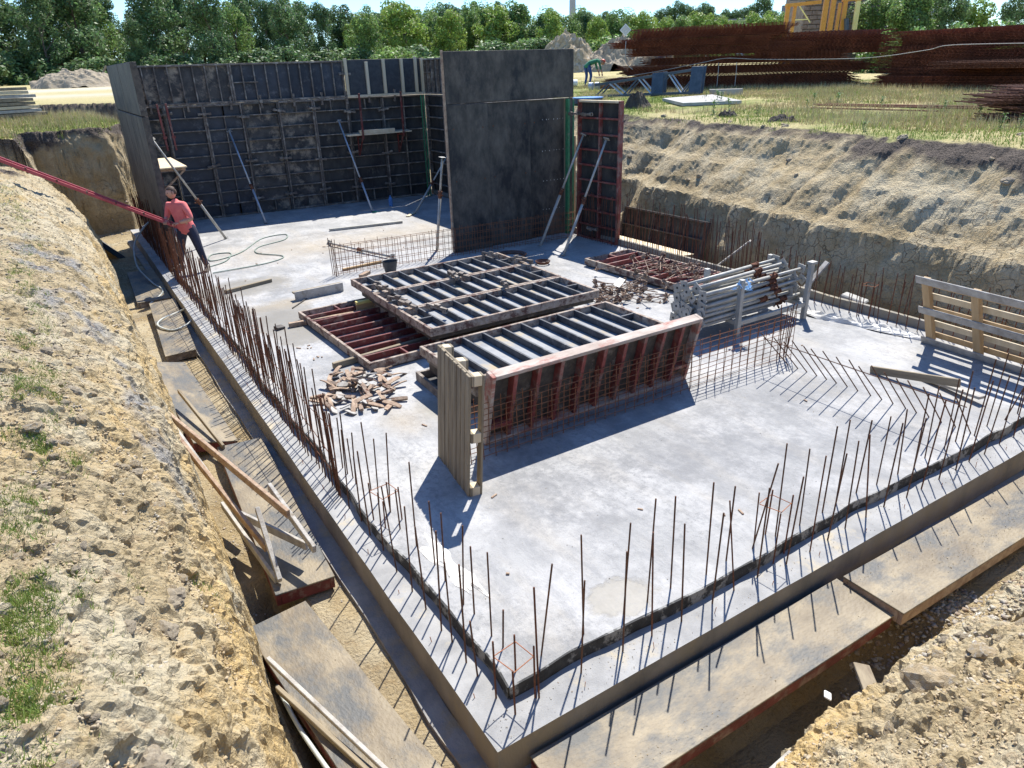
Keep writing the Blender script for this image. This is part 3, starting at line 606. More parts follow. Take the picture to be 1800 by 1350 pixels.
# left wall: we look along its outer plywood face
pl = [(16.85,17.85),(17.87,18.87),(18.89,19.89),(19.91,21.9)]
for i, (a, b) in enumerate(pl):
    wd = b-a-.005
    panel('plywood faced panel of the left wall, '+['nearest the man', 'second from its near end', 'third from its near end', 'at its far corner'][i], 'formwork panel', wd, 3.0, (1.92, a, ZS), (0,0,R(90)), [(.02+k*.333, .045, wd-.045) for k in range(1, 9)], sheet='ply_face', fm='steel', rm='rib_brown', group='panels of the left wall')
for i, (a, b) in enumerate([(16.85,19.3),(19.32,21.9)]):
    wd = b-a-.005
    panel(['near', 'far'][i]+' upper panel lying sideways on top of the left wall', 'formwork panel', wd, 1.0, (1.92, a, ZS+3.02), (0,0,R(90)), [], [(wd*k/8, .045, .955) for k in range(1, 8)], sheet='ply_face', fm='steel', rm='rib_brown', group='panels of the left wall')
# right return wall: ribbed side faces left
for i, (a, b) in enumerate([(13.95,14.95),(14.97,15.97),(15.99,17.5),(17.52,19.0),(19.02,21.33)]):
    wd = b-a-.005
    panel('ribbed panel of the side wall behind the big black panels, '+['nearest', 'second nearest', 'middle', 'second farthest', 'farthest'][i], 'formwork panel', wd, 3.0, (10.28, b, ZS), (0,0,R(-90)), [(.02+k*.333, .045, wd-.045) for k in range(1, 9)], [(wd/2, .04, 2.96)], sheet='ply_dark', fm='rib_brown', rm='rib_brown', group='panels of the side wall')
panel('upper panel with close upright ribs beside the pale infill corner', 'formwork panel', 4.0, .98, (10.24, 21.3, ZS+3.02), (0,0,R(-90)), [(.6,.045,.5)], [(.3*k, .045, .935) for k in range(1, 13)], sheet='ply_smear', fm='rib_brown', rm='rib_brown')
gp = thing('corner_post', 'green steel corner post where the back wall meets the side wall', 'corner post', (9.98, 21.0, ZS))
for k in range(2): pbox('flange', (.08*k, -.02-.03*k, 0), (.08*k+.025, .03, 3.0), 'green', gp)
# big black plywood wall facing the camera
xd = [7.08,8.07,9.17,10.38]
for i in range(3):
    wd = xd[i+1]-xd[i]-.012
    T = panel(['left', 'middle', 'right'][i]+' one of three tall black plywood faced panels behind the flat lying frames', 'formwork panel', wd, 3.03, (xd[i+1]-.012, 13.86+.06*i, ZS+.004), (0,0,R(180)), [(.02+k*.333, .045, wd-.045) for k in range(1, 9)], sheet='ply_face', fm='steel', rm='rib_brown', group='tall black panels')
    for zz in (.5,1.5,2.55):
        for xx in (.14, wd-.14): pbox('tie_hole', (xx-.014,.1245,zz), (xx+.014,.1275,zz+.028), 'rust', T, .003)
    if i == 2:
        hb = MB()
        for zz in (.62,1.27,1.93,2.6):
            for k in range(7):
                a = .25+k*.10+rj(.03); hb.box((a, .1245, zz+rj(.006)), (a+.012, .1262, zz+.014))
        hb.build('bright_hole_row', 'white', T)
T = panel('wide black plywood upper panel above the three tall black ones', 'formwork panel', 3.22, .98, (10.30, 13.86, ZS+3.05), (0,0,R(180)), [], [(.4*k, .045, .935) for k in range(1, 8)], sheet='ply_face', fm='steel', rm='rib_brown')
pbar('edge_batten', (-.02,.0,-.02), (-.02,.0,.98), .08, .06, 'wood_pale', T); pbar('edge_batten', (3.24,.1,-3.0), (3.24,.1,1.0), .035, .06, 'wood_offcut', T)
gp = thing('corner_post', 'narrow green and rusty edge post right of the big black panels', 'corner post', (10.40, 13.9, ZS))
pbox('flange', (0,0,0), (.05,.06,3.0), 'green', gp); pbox('flange', (.055,.0,0), (.10,.05,2.2), 'wood_or', gp)
# upright red panel with two columns of cells
T = panel('upright red framed panel with two columns of dark cells beside the soil bank', 'formwork panel', 1.36, 3.0, (10.17, 13.42, ZS), (0,0,R(-87)), [(.33*k, .045, 1.315) for k in range(1, 9)], [(.72, .04, 2.96)], sheet='ply_dark', fm='red', rm='red', top='wood_pale', ribw=.04)
T = thing('corner_post', 'green corner post beside the upright red panel', 'corner post', (10.12, 13.70, ZS))
pbox('flange', (0,0,0), (.05,.10,3.02), 'green', T); pbox('flange', (0,.13,0), (.05,.24,3.02), 'wood', T); pbox('web', (.05,0,0), (.06,.24,3.02), 'green', T)
# wedge clamps along the seams
cm = MB(); cm.box((-.17,-.045,-.022),(.17,-.005,.022)); cm.box((-.05,-.075,-.035),(.03,-.045,.035)); cm.box((-.17,-.03,-.035),(-.11,.03,.035)); cm.box((.11,-.03,-.035),(.17,.03,.035)); CL = cm.mesh('rib_brown', 'clamp')
def clamp(x, y, z, rz=0, rot=None, label='steel wedge clamp gripping a seam of the dark back wall', g='wedge clamps on the back wall', m=None):
    o = newobj('wedge_clamp', m or CL, None, (x, y, z), rot or (rj(.15), rj(.2), rz)); return tag(o, label, 'clamp', g)
for i in range(1, 8):
    for z in (.42, 1.42, 2.72):
        x = xb[i]; clamp(x+rj(.02), 21.95+(x-1.95)*math.tan(WA)-.005, ZS+z+rj(.1), WA)
for x in (2.6,3.5,4.6,5.4,6.3,7.1,7.82,8.5,9.3): clamp(x, 21.95+(x-1.95)*math.tan(WA)-.005, ZS+3.02, WA, rot=(0, R(90)+rj(.1), WA))
clamp(7.85, 21.48, ZS+3.65, WA)
for z in (.35,1.2,2.0,2.7): clamp(10.27, 17.5, ZS+z, R(-90), label='steel wedge clamp on the dark side wall behind the black panels', g='wedge clamps on the side wall')
for y_, z, s in ((13.05,2.72,'upper middle'),(13.50,2.72,'upper left'),(12.78,.28,'lower')): clamp(10.15, y_, ZS+z, R(-88), label=f'{s} wedge clamp on the upright red panel', g='clamps on the upright red panel')

# ---------------------------------------------------------------- props
def prop(label, p, q, split=.55, m='galv', col='rust', group=None, r=.03, plates=(1,1), ps=.06):
    p, q = Vector(p), Vector(q); L_ = (q-p).length; z = (q-p).normalized()
    T = thing('steel_prop', label, 'prop', p, group=group); T.rotation_mode = 'QUATERNION'; T.rotation_quaternion = z.to_track_quat('Z', 'Y'); T['_L'] = L_
    key = ('prop', round(L_,2), split, m, r, ps)
    if key not in _c:
        a = MB(); a.tube((0,0,.005), (0,0,L_*split), r, 10); b = MB(); b.tube((0,0,L_*split-.02), (0,0,L_-.005), r*.78, 10)
        c = MB(); c.tube((0,0,L_*split-.10), (0,0,L_*split+.02), r*1.35, 10); c.bar((-.09,0,L_*split-.02), (.09,0,L_*split-.05), .02, .02); c.tube((0,0,L_*split+.03), (0,0,L_*split+.05), r*1.6, 10)
        d_ = MB(); d_.box((-ps,-ps,0), (ps,ps,.008)); d_.tube((0,0,-.001), (0,0,.0), .018, 8)
        h_ = MB(); h_.tube((0,0,-.0035), (0,0,-.0005), .019, 8)
        _c[key] = [x.mesh(k, 'prop', s) for x, k, s in ((a,m,True),(b,m,True),(c,col,False),(d_,m,False),(h_,'blackp',False))]
    a, b, c, d_, h_ = _c[key]
    newobj('outer_tube', a, T); newobj('inner_tube', b, T); newobj('collar', c, T, rot=(0,0,random.random()*6))
    rz = random.random()*3
    if plates[0]: e = newobj('end_plate', d_, T, rot=(0,0,rz)); newobj('tube_hole', h_, e)
    if plates[1]: newobj('end_plate', d_, T, (0,0,L_-.008), rot=(0,0,rz+.3))
    return T
prop('long pale prop leaning on the left wall just right of the man', (3.27,18.72,ZS), (1.98,17.6,2.62), .42)
prop('slim pale blue prop leaning near the middle of the back wall', (4.6,20.03,ZS), (4.42,21.7,2.40), .4, 'galv_blue')
prop('pale blue prop leaning on the back wall below the plank platform', (7.56,19.7,ZS), (7.47,21.4,2.50), .35, 'galv_blue')
prop('prop leaning right against the side wall behind the black panels', (8.4,18.62,ZS), (10.1,19.6,1.52), .5)
prop('stained prop leaning on the left edge of the big black panels', (6.88,14.24,ZS), (7.10,14.1,2.1), .62, 'galv', 'rust')
prop('left one of two props bracing the upright red panel', (8.93,13.12,ZS), (10.10,13.1,2.40), .5)
prop('right one of two props bracing the upright red panel', (8.78,12.04,ZS), (10.10,12.3,2.36), .48)
prop('prop lying on the sunlit slab beyond the rebar mesh', (5.75,14.1,ZS+.06), (5.10,16.3,ZS+.06), .5)
# access brackets and platforms
T = thing('plank_platform', 'plank platform hung on two red brackets at the right of the back wall', 'work platform', (7.55,21.0,ZS+1.98))
for k in range(2): pbox('plank', (0,.0+k*.2,0), (2.05,.19+k*.2,.04), 'wood_pale', T)
for x in (.45,1.75):
    pbar('bracket_post', (x,-.05,-.1), (x,-.08,1.15), .05, .05, 'red_dark', T); pbar('bracket_arm', (x,-.04,-.05), (x,.42,-.05), .05, .05, 'red_dark', T); pbar('bracket_brace', (x,.0,-.08), (x,.36,-.55), .04, .04, 'red_dark', T)
    pbar('bracket_upright', (x,.40,-.6), (x,.40,.0), .04, .04, 'red_dark', T)
tag(pbox('timber_block', (7.95,21.0,ZS+2.023), (9.05,21.14,ZS+2.12), 'wood_pale', None), 'short pale timber lying on the plank platform', 'timber')
T = thing('plywood_platform', 'pale plywood platform on a bracket in the left corner of the formwork', 'work platform', (1.98,17.9,ZS+1.86))
pbox('board', (0,0,0), (.62,2.3,.03), 'ply_new', T); pbar('bracket_arm', (.0,.15,-.04), (.6,.15,-.04), .05, .05, 'wood_offcut', T); pbar('bracket_brace', (.02,.15,-.5), (.58,.15,-.06), .04, .04, 'wood_offcut', T)
for k, (x, s) in enumerate(((2.72,'left'),(2.93,'right'))):
    T = thing('bracket_post', f'{s} of two red bracket posts in front of the back wall corner', 'post', (x,21.35,ZS+1.95)); pbar('post', (0,0,0), (-.02,.05,1.15), .05, .05, 'red', T); pbox('lug', (-.05,-.02,.3), (.05,.03,.36), 'red', T)
T = thing('wire_ladder', 'thin red rod ladder hanging down the near edge of the left wall', 'ladder', (2.02,18.1,ZS+1.4))
for k in range(2): pbar('ladder_rail', (k*.05,0,0), (k*.05-.02,.3,2.5), .012, .012, 'red', T)
for k in range(8): pbar('rung', (0,.03+k*.035,.2+k*.3), (.05,.03+k*.035,.2+k*.3), .01, .01, 'red', T)

# ---------------------------------------------------------------- frames lying on the slab
def flat(label, w, h, loc, rz=0, tilt=0, ribs=None, cellx=.30, sheet='ply_grey', fm='steel_crust', rm='rib_black', ends=True, roll_=0):
    hr = []; vr = []; n = ribs or int(w/cellx)
    for k in range(1, n): vr.append((w*k/n, .045, h-.045))
    if ends: hr += [(h/2, .045, w/n), (h/2, w*(n-1)/n, w-.045)]
    return panel(label, 'formwork panel', w, h, loc, (R(-90)+tilt, roll_, rz), hr, vr, fm=fm, rm=rm, sheet=sheet, ribw=.032)
zt = .56
yy = 8.42
for i, s in enumerate(['nearest', 'middle', 'farthest']):
    flat(f'{s} of three black ribbed frames lying side by side as a raised deck', 2.98, 1.035, (3.88+.01*i, yy+i*1.045, zt+.004*i), R(.4), ribs=10)
T = thing('yellow_beam', 'yellow timber beam under the near edge of the black frame deck', 'timber beam', (4.3,9.2,ZS)); pbar('flange', (0,0,.04), (2.6,.0,.04), .08, .08, 'wood_or', T); pbar('web', (0,0,.13), (2.6,0,.13), .03, .1, 'wood_or', T); pbar('flange', (0,0,.20), (2.65,0,.20), .08, .05, 'yellow_l', T)
T = thing('yellow_beam', 'yellow timber beam under the far edge of the black frame deck', 'timber beam', (3.75,11.0,ZS)); pbar('flange', (0,0,.04), (2.9,.0,.04), .08, .08, 'wood_or', T); pbar('web', (0,0,.13), (2.9,0,.13), .03, .1, 'wood_or', T); pbar('flange', (0,0,.20), (2.95,0,.20), .08, .05, 'yellow_l', T)
panel('dark frame hidden under the black frame deck, seen through the gap', 'formwork panel', 2.9, 2.7, (3.98, 8.6, .435), (R(-90),0,0), [(.9,.04,2.86),(1.8,.04,2.86)], [(.29*k,.04,2.66) for k in range(1,10)], fm='steel', rm='steel', sheet='ply_dark')
flat('low red ribbed frame lying left of the black frame deck', 2.85, 1.22, (2.98+1.22, 8.55, .24), R(92.2), ribs=9, sheet='ply_red', fm='steel_crust', rm='red_dark')
o = bpy.context.scene
tag(pbar('timber', (2.62,11.05,ZS+.04), (4.3,10.9,ZS+.04), .07, .075, 'wood_offcut'), 'dark end of a timber under the far corner of the low red frame', 'timber')
tag(pbar('timber', (2.62,8.95,ZS+.045), (4.4,9.15,ZS+.045), .06, .085, 'wood'), 'timber under the near corner of the low red frame', 'timber')
# stack beside: three frames
flat('topmost of the stacked black frames beside the leaning red panel', 3.06, 1.30, (3.42, 6.47, .62), R(.6), ribs=10)
flat('second frame down in the stack beside the leaning red panel', 3.06, 1.30, (3.50, 6.50, .485), R(-.5), ribs=10, sheet='ply_dark', fm='rib_brown', rm='steel')
flat('third frame down in the stack beside the leaning red panel', 3.02, 1.26, (3.56, 6.55, .35), R(1), ribs=10, sheet='ply_dark', fm='steel', rm='steel')
flat('lowest frame of the stack beside the leaning red panel, sticking out to the left', 3.06, 1.30, (3.34, 6.62, .222), R(-2), ribs=10, sheet='ply_dark', fm='rib_brown', rm='rib_black')
# leaning red frame
T = panel('crusted red and white frame standing on its long edge behind the rusty mesh', 'formwork panel', 3.0, .90, (3.24, 5.86, ZS), (R(13.7),0,R(.6)), [(.22,.045,.30),(.22,2.7,2.955)], [(.30+.30*k, .045, .855) for k in range(9)], t=.13, fm='red_white', rm='red', sheet='steel', ribw=.05, top='red_white')
# flat red frame at the right
flat('red frame lying near the far kerb with rusty tie rods piled on it', 3.0, 1.22, (8.62, 11.10, .26), R(-90+3.), tilt=0, ribs=10, sheet='ply_red', fm='steel_crust', rm='red')
# clamps left on the deck
for x, y_ in [(4.05,10.75),(4.08,10.45),(4.0,9.8),(4.02,9.45),(5.35,10.5),(5.42,10.38),(5.75,9.5),(6.55,11.3),(6.78,10.75),(6.8,10.52),(4.3,9.05)]:
    clamp(x, y_, zt+.045, rot=(R(-90)+rj(.3), rj(.2), R(90)+rj(.7)), label='crusted wedge clamp left on the black frame deck', g='clamps left on the frame deck', m=None)
CL.materials[0] = MT['rib_brown']
# ---------------------------------------------------------------- pallets
def pallet(label, loc, rot, w=1.2, dd=.86, m1='wood', m2='wood', n=8, m3='wood_pale', rn=3):
    """deck boards run along local z (length w), spread along local x (width dd); thickness along y"""
    T = thing('wooden_pallet', label, 'pallet', loc, rot)
    bw = dd/n
    for k in range(n): pbox('deck_board', (k*bw+.008, rj(.002), rj(.012)), ((k+1)*bw-.012, .022, w+rj(.012)), m1, T)
    for z in (0, w/2-.05, w-.1): pbox('stringer_board', (0,.0225,z), (dd,.0445,z+.1), m2, T)
    for x in (0, dd/2-.05, dd-.1):
        for z in (0, w/2-.05, w-.1): pbox('block', (x,.045,z), (x+.1,.123,z+.1), m3, T)
        pbox('base_board', (x,.1235,0), (x+.1,.1455,w), m2, T)
    return T
pallet('grey slatted pallet standing on end at the near end of the leaning frame', (2.72, 5.98, ZS), (R(-4),R(0),R(-98)), w=1.24, dd=.90)
# right pallet: bottom side towards the camera
T = thing('wooden_pallet', 'open orange and grey pallet standing on its side near the far kerb', 'pallet', (9.80, 4.82, ZS), (R(24),0,R(-94)))
for z in (0,.52,1.02): pbox('runner_board', (-.06,-.0,z), (1.50,.022,z+.11), 'wood_weather', T)
for x in (.0,.66,1.36): pbox('stringer', (x,.0225,.03), (x+.10,.10,1.08), 'wood_or', T)
for k, z in enumerate((.06,.26,.50,.72,.92)): pbox('deck_board', (0,.101,z), (1.46,.123,z+.10), 'wood_pale' if k % 2 else 'wood_or', T)

# ---------------------------------------------------------------- prop rack
T = thing('prop_rack', 'galvanised post rack holding the pile of props', 'rack', (7.93, 6.56, ZS))
for k, (x, y_) in enumerate([(0,0),(1.43,-.06),(.06,.72),(1.46,.70)]):
    pbar('corner_post', (x,y_,0), (x+(.03 if k == 1 else 0),y_,.86), .07, .07, 'galv', T)
pbar('side_rail', (0,0,.20), (1.43,-.06,.24), .05, .07, 'galv', T); pbar('side_rail', (.06,.72,.20), (1.46,.70,.20), .05, .07, 'galv', T)
pbar('cross_rail', (0,0,.20), (.06,.72,.20), .05, .06, 'galv', T); pbar('cross_rail', (1.43,-.06,.22), (1.46,.70,.20), .05, .06, 'galv', T)
pbox('post_cap', (1.40,-.11,.86), (1.53,-.01,.90), 'galv', T)
k = 0
rowsP = [(.30,5),(.375,6),(.45,6),(.525,6),(.60,5),(.675,4),(.75,3),(.83,2)]
for z, n in rowsP:
    for i in range(n):
        yy = 6.62+.66*(i+.5+rj(.12))/n if n > 2 else 6.85+i*.2
        L_ = 2.05+rj(.12); x0 = 7.30+rj(.08); dz = rj(.012); dy = rj(.02)+(.10 if z > .8 else 0)
        prop('galvanised prop with square end plate in the pile on the rack', (x0, yy, ZS+z+rj(.012)-.05), (x0+L_, yy+dy, ZS+z+dz-.02), random.choice((.70,.76,.81)), 'galv', 'rust', 'props piled on the rack', .028, (1,1), .066)
bag = MB()
for q in range(26):
    a = Vector((7.95+rj(.11), 6.55+rj(.05), ZS+.86-abs(rj(.18)))); b_ = [a+Vector((rj(.07), rj(.05), rj(.06))) for _ in range(3)]; bag.add([a]+b_, [(0,1,2),(0,2,3)])
tag(bag.build('plastic_bag', 'ltblue'), 'light blue plastic bag tied on the near post of the prop rack', 'plastic bag')

# ---------------------------------------------------------------- heaps of small steel
def disc_rod(L_, two=False):
    a = MB(); a.tube((0,0,0), (0,0,L_), .0085, 6); b_ = MB()
    b_.tube((0,0,L_*.86), (0,0,L_*.86+.008), .052, 10); b_.tube((0,0,L_*.86-.03), (0,0,L_*.86+.03), .02, 6); b_.bar((-.05,0,L_*.86+.02), (.05,0,L_*.86+.02), .02, .025)
    return a.mesh('rust_crust', 'rod'), b_.mesh('rust_crust', 'nut')
RD = [disc_rod(l) for l in (.35,.45,.6,.3)]
def tierod(x, y, z, g, label):
    a, b_ = random.choice(RD); T = thing('tie_rod', label, 'tie rod', (x, y, z), (R(90)+rj(.35), rj(.4), random.random()*6.28), g)
    newobj('rod', a, T); newobj('wing_nut', b_, T)
for k in range(46):
    t = random.random(); x = 9.15+rj(.42); y_ = 8.55+t*1.6
    tierod(x, y_, .27+abs(rj(.13))*(1-t*.5), 'tie rods heaped on the right red frame', 'rusty tie rod with round nut in the heap on the right red frame')
for k in range(70):
    a = random.random()*6.28; rr = random.random()**.6
    tierod(7.95+rr*.62*math.cos(a), 9.15+rr*.62*math.sin(a), ZS+.035+abs(rj(.15))*(1-rr), 'tie rods heaped on the slab', 'rusty tie rod with round nut in the heap on the slab by the black frames')
tag(pbox('steel_plate', (7.75,9.0,ZS+.20), (8.05,9.12,ZS+.208), 'galv', None, rot=(.3,-.2,.5)), 'pale rectangular steel plate on top of the tie rod heap', 'plate')
# heap of curved wooden and steel offcuts left of the stack
def curved(L_, w_, t_, bend):
    mb = MB(); V = []; F = []; n = 6
    for i in range(n+1):
        s = i/n-.5; x = s*L_; z = bend*(1-4*s*s); ww = w_*(1-.3*abs(2*s)**3)
        V += [(x,-ww/2,z),(x,ww/2,z),(x,ww/2,z+t_),(x,-ww/2,z+t_)]
        if i:
            a = (i-1)*4
            F += [(a+k, a+(k+1) % 4, a+4+(k+1) % 4, a+4+k) for k in range(4)]
    F += [(3,2,1,0), (n*4,n*4+1,n*4+2,n*4+3)]; mb.add(V, F); return mb
CV = [curved(.22,.055,.014,.006).mesh('wood_offcut','clampjaw'), curved(.20,.05,.03,0).mesh('rust_crust','clampjaw'), curved(.26,.06,.012,.016).mesh('wood_offcut','clampjaw'), curved(.15,.08,.012,.0).mesh('wood_weather','clampjaw')]
for k in range(95):
    a = random.random()*6.28; rr = random.random()**.6
    o = newobj('curved_offcut', random.choice(CV), None, (2.62+rr*.55*math.cos(a)+.12*(k % 3 == 0), 8.05+rr*.75*math.sin(a), ZS+.02+abs(rj(.13))*(1-rr)), (rj(.6), rj(.35), random.random()*6.28))
    tag(o, 'short curved rusty brown offcut in the loose heap beside the left rebars', 'offcut', 'offcuts heaped by the left rebars')

# ---------------------------------------------------------------- loose items on the slab
T = thing('plank_box', 'grey plank box beam lying beyond the low red frame', 'timber', (3.13,12.39,ZS), (0,0,R(4))); pbox('side_board', (0,0,0), (.92,.03,.17), 'wood_weather', T); pbox('top_board', (0,.031,.12), (.92,.15,.15), 'wood', T)
tag(pbar('timber', (2.2,13.70,ZS+.035), (3.12,13.98,ZS+.035), .07, .07, 'wood'), 'brown timber beside the rebars in front of the man', 'timber')
tag(pbar('steel_strip', (2.95,12.0,ZS+.012), (3.75,12.85,ZS+.012), .02, .02, 'steel'), 'thin dark rod lying beyond the low red frame', 'rod')
tag(pbar('steel_channel', (5.65,17.9,ZS+.03), (7.55,17.6,ZS+.03), .07, .06, 'galv'), 'grey channel lying on the slab in front of the back wall', 'channel')
tag(pbar('timber', (4.55,13.9,ZS+.02), (5.6,14.0,ZS+.03), .06, .05, 'wood_or'), 'orange stained lath lying behind the far rebar mesh', 'timber')
tag(pbar('timber', (4.65,13.15,ZS+.03), (4.9,13.35,ZS+.03), .09, .06, 'wood_offcut'), 'short timber offcut at the left end of the far rebar mesh', 'timber')
b_ = MB(); n = 20
V = []; F = []
for k, (rr, z) in enumerate(((.10,0),(.155,.26),(.165,.27),(.145,.26),(.095,.012))):
    V += [(rr*math.cos(2*math.pi*i/n), rr*math.sin(2*math.pi*i/n)*(1-.06*(k > 0)), z) for i in range(n)]
    if k: F += [((k-1)*n+i, (k-1)*n+(i+1) % n, k*n+(i+1) % n, k*n+i) for i in range(n)]
F += [tuple(range(n))[::-1], tuple(range(4*n, 5*n))]
b_.add(V, F); tag(b_.build('bucket', 'blackp', None, (5.25,13.05,ZS), smooth=False), 'black rubber bucket between the far mesh and the frame deck', 'bucket')
def hose(name, label, pts, r_, m, cat='hose'):
    P_ = [Vector(p) for p in pts]; out = []
    for i in range(len(P_)-1):
        p0, p1, p2, p3 = P_[max(i-1,0)], P_[i], P_[i+1], P_[min(i+2,len(P_)-1)]
        for k in range(8):
            t = k/8; out.append(.5*((2*p1)+(-p0+p2)*t+(2*p0-5*p1+4*p2-p3)*t*t+(-p0+3*p1-3*p2+p3)*t**3))
    out.append(P_[-1]); mb = MB(); mb.path(out, r_, 7); return tag(mb.build(name, m, smooth=True), label, cat)
z = ZS+.015
hose('hose', 'thin grey green hose looped on the slab behind the man', [(2.35,16.0,z),(2.75,16.3,z),(3.0,17.0,z),(2.6,17.1,z),(2.5,16.5,z),(3.2,16.9,z),(4.0,18.1,z),(4.6,18.2,z),(4.4,17.6,z),(3.7,17.2,z),(3.5,16.6,z),(3.9,15.9,z),(3.4,15.5,z),(2.3,15.4,z)], .012, 'hose_g')
hose('hose', 'pale hose looped over the footing edge near the man and down the trench', [(1.62,18.6,.75),(1.45,18.4,.65),(1.2,18.3,.35),(1.1,17.6,-.0),(1.25,16.7,-.2),(1.35,15.9,-.22),(1.0,15.2,-.25)], .02, 'hose')
hose('hose', 'pale green hose coiled on the trench panels beside the footing', [(1.5,13.7,-.02),(1.35,13.9,-.14),(1.05,13.7,-.15),(.92,13.3,-.14),(1.1,12.9,-.15),(1.4,13.0,-.1),(1.52,13.3,-.02)], .018, 'hose')
hose('cable', 'grey pipe at the foot of the near left bank', [(.48,4.2,-.25),(.52,3.6,-.22),(.66,2.9,-.25),(.9,2.2,-.2)], .016, 'hose', 'pipe')
cg = MB()
for k in range(5): rr = .17+.012*k; cg.path([(rr*math.cos(t), rr*math.sin(t), .02+.012*k) for t in np.linspace(0, 6.3, 26)], .007, 5)
for nme, x, y_, s in (('wire_coil', 7.85,12.65,1.5), ('wire_coil', 8.05,11.75,.7)): 
    o = newobj('wire_coil', cg.mesh('rust','coil'), None, (x, y_, ZS)); o.scale = (s,s,1); tag(o, 'flat coil of rusty wire '+('below the big black panels' if s > 1 else 'at the foot of the bracing props'), 'wire coil')
bl_ = MB()
for (r0, r1, z0, z1) in ((.06,.06,0,.2),(.06,.025,.2,.27),(.025,.025,.27,.31)): bl_.tube((0,0,z0), (0,0,z1), r0, 12, r1)
tag(bl_.build('water_bottle', 'blue', None, (8.35,20.2,ZS)), 'blue water bottle standing at the foot of the back wall', 'bottle')
def crumple(name, label, cat, x, y_, z, sx, sy, h, m, n=90, rz=0):
    mb = MB(); k = 16; V = []; F = []
    for j in range(k+1):
        for i in range(k*2+1):
            u, v = i/(2*k)-.5, j/k-.5; e = max(0, 1-(2*u)**2*(1+.4*float(vn(v*4,0,0,3))))*max(0, 1-(2*v)**2*(1+.5*float(vn(u*6,1,0,3))))
            V.append((u*sx*(1+.3*float(vn(v*3,2,0,9))), v*sy*(1+.5*float(vn(u*5,3,0,9))), (h*e**.5*(.55+.6*float(vn(u*sx*9+3,v*sy*9,0,5)))+h*.4*e*float(vn(u*sx*26,v*sy*26,1,7))) if e > 0 else -.01))
    for j in range(k):
        for i in range(2*k): a = j*(2*k+1)+i; F.append((a, a+1, a+2*k+2, a+2*k+1))
    mb.add(V, F); return tag(mb.build(name, m, None, (x, y_, z), (0,0,rz)), label, cat)
crumple('crumpled_sheet', 'long crumpled whitish plastic sheet beside the prop rack', 'plastic sheet', 9.75, 5.9, ZS, 2.1, .32, .10, 'film', rz=R(-78))
crumple('crumpled_sheet', 'crumpled clear film on the slab inside the left rebars', 'plastic sheet', 1.98, 4.3, ZS, .9, .22, .018, 'film', rz=R(95))
for (x, y_, s, l) in ((7.60,19.55,.12,'green rag at the foot of the prop near the back wall'),): crumple('rag', l, 'rag', x, y_, ZS, s*2, s, .07, 'grn_bottle')
tag(pbox('paper_scrap', (3.72,1.92,-.30), (3.80,1.97,-.285), 'white', None, rot=(.3,.2,.6)), 'small white scrap of paper in the shaded near trench', 'paper')
tag(pbar('timber', (8.27,4.66,ZS+.04), (8.36,3.62,ZS+.20), .035, .10, 'wood'), 'brown plank behind the inclined rebars', 'timber')
tag(pbar('timber', (8.62,4.35,ZS+.02), (8.42,3.38,ZS+.09), .10, .035, 'wood_weather'), 'grey weathered plank lying across the brown one', 'timber')
for k in range(60):                                        # crumbs and chips on the slab
    if k < 45: x, y_ = random.uniform(2.1, 9.5), random.uniform(3.4, 18)
    else: x, y_ = 2.9+rj(.5), 9.8+rj(1.5)
    o = pbox('wood_chip', (x, y_, ZS+.003), (x+random.choice((.03,.05,.08)), y_+.02, ZS+.015), 'wood_offcut', None, rot=(0,0,random.random()*3)); tag(o, 'small wood chip scattered on the slab', 'wood chip', 'wood chips on the slab')
tag(pbox('steel_angle', (2.42,11.0,ZS), (2.56,11.12,ZS+.05), 'steel', None, rot=(.1,.1,.3)), 'small dark bracket lying in the wet patch left of the red frame', 'bracket')
tag(pbar('timber', (8.0,18.25,ZS+.02), (8.35,18.6,ZS+.02), .10, .03, 'wood_pale'), 'pale board end on the shadow edge before the back wall', 'timber')

# ---------------------------------------------------------------- panels on the ground round the footing
def ground_panel(label, w, h, loc, rot, sheet='ply_tan', fm='red_dark'):
    """ply side up; long side along local x"""
    T = thing('formwork_panel', label, 'formwork panel', loc, rot)
    t = .12; pbox('side_rail', (0,0,-t), (w,.04,-.012), fm, T); pbox('side_rail', (0,h-.04,-t), (w,h,-.012), fm, T)
    pbox('end_rail', (0,.041,-t), (.04,h-.041,-.012), fm, T); pbox('end_rail', (w-.04,.041,-t), (w,h-.041,-.012), fm, T)
    for k in range(1, 10): pbox('rib', (w*k/10-.015,.041,-t+.01), (w*k/10+.015,h-.041,-.0125), fm, T)
    pbox('plywood_sheet', (-.004,-.004,-.0118), (w+.004,h+.004,.004), sheet, T, .003)
    for k in range(4): pbox('nail_block', (rj(w*.4)+w/2, .015+(k % 2)*(h-.05), .0045), (0,0,0), 'rust_crust', T) if False else None
    return T
ground_panel('tan panel at the bottom left of the trench, nearest the camera', 3.0, .50, (1.284,1.93,-.19), (R(0),R(0),R(97)))
ground_panel('tan panel in the left trench under the timber struts', 3.0, .50, (1.23,5.08,-.19), (R(2),0,R(87.5)))
ground_panel('tilted red edged panel halfway along the left trench', 3.0, .50, (1.12,8.25,-.23), (R(15),R(-1),R(92)))
ground_panel('tan panel in the left trench just beyond the tilted one', 3.1, .46, (1.27,11.75,-.18), (R(-3),R(-1),R(87)), sheet='ply_tan', fm='rib_brown')
ground_panel('shaded panel at the far end of the left trench below the man', 3.0, .60, (1.40,15.3,-.22), (0,R(1),R(88)), fm='rib_brown')
ground_panel('large tan panel lying along the near side of the footing', 3.05, .50, (1.66,2.13,-.17), (R(2),0,R(-.6)))
ground_panel('warped tan panel with flaking corner right of the large one', 3.1, .52, (4.72,2.03,-.10), (R(0),R(1.2),R(-.6)), fm='wood_offcut')
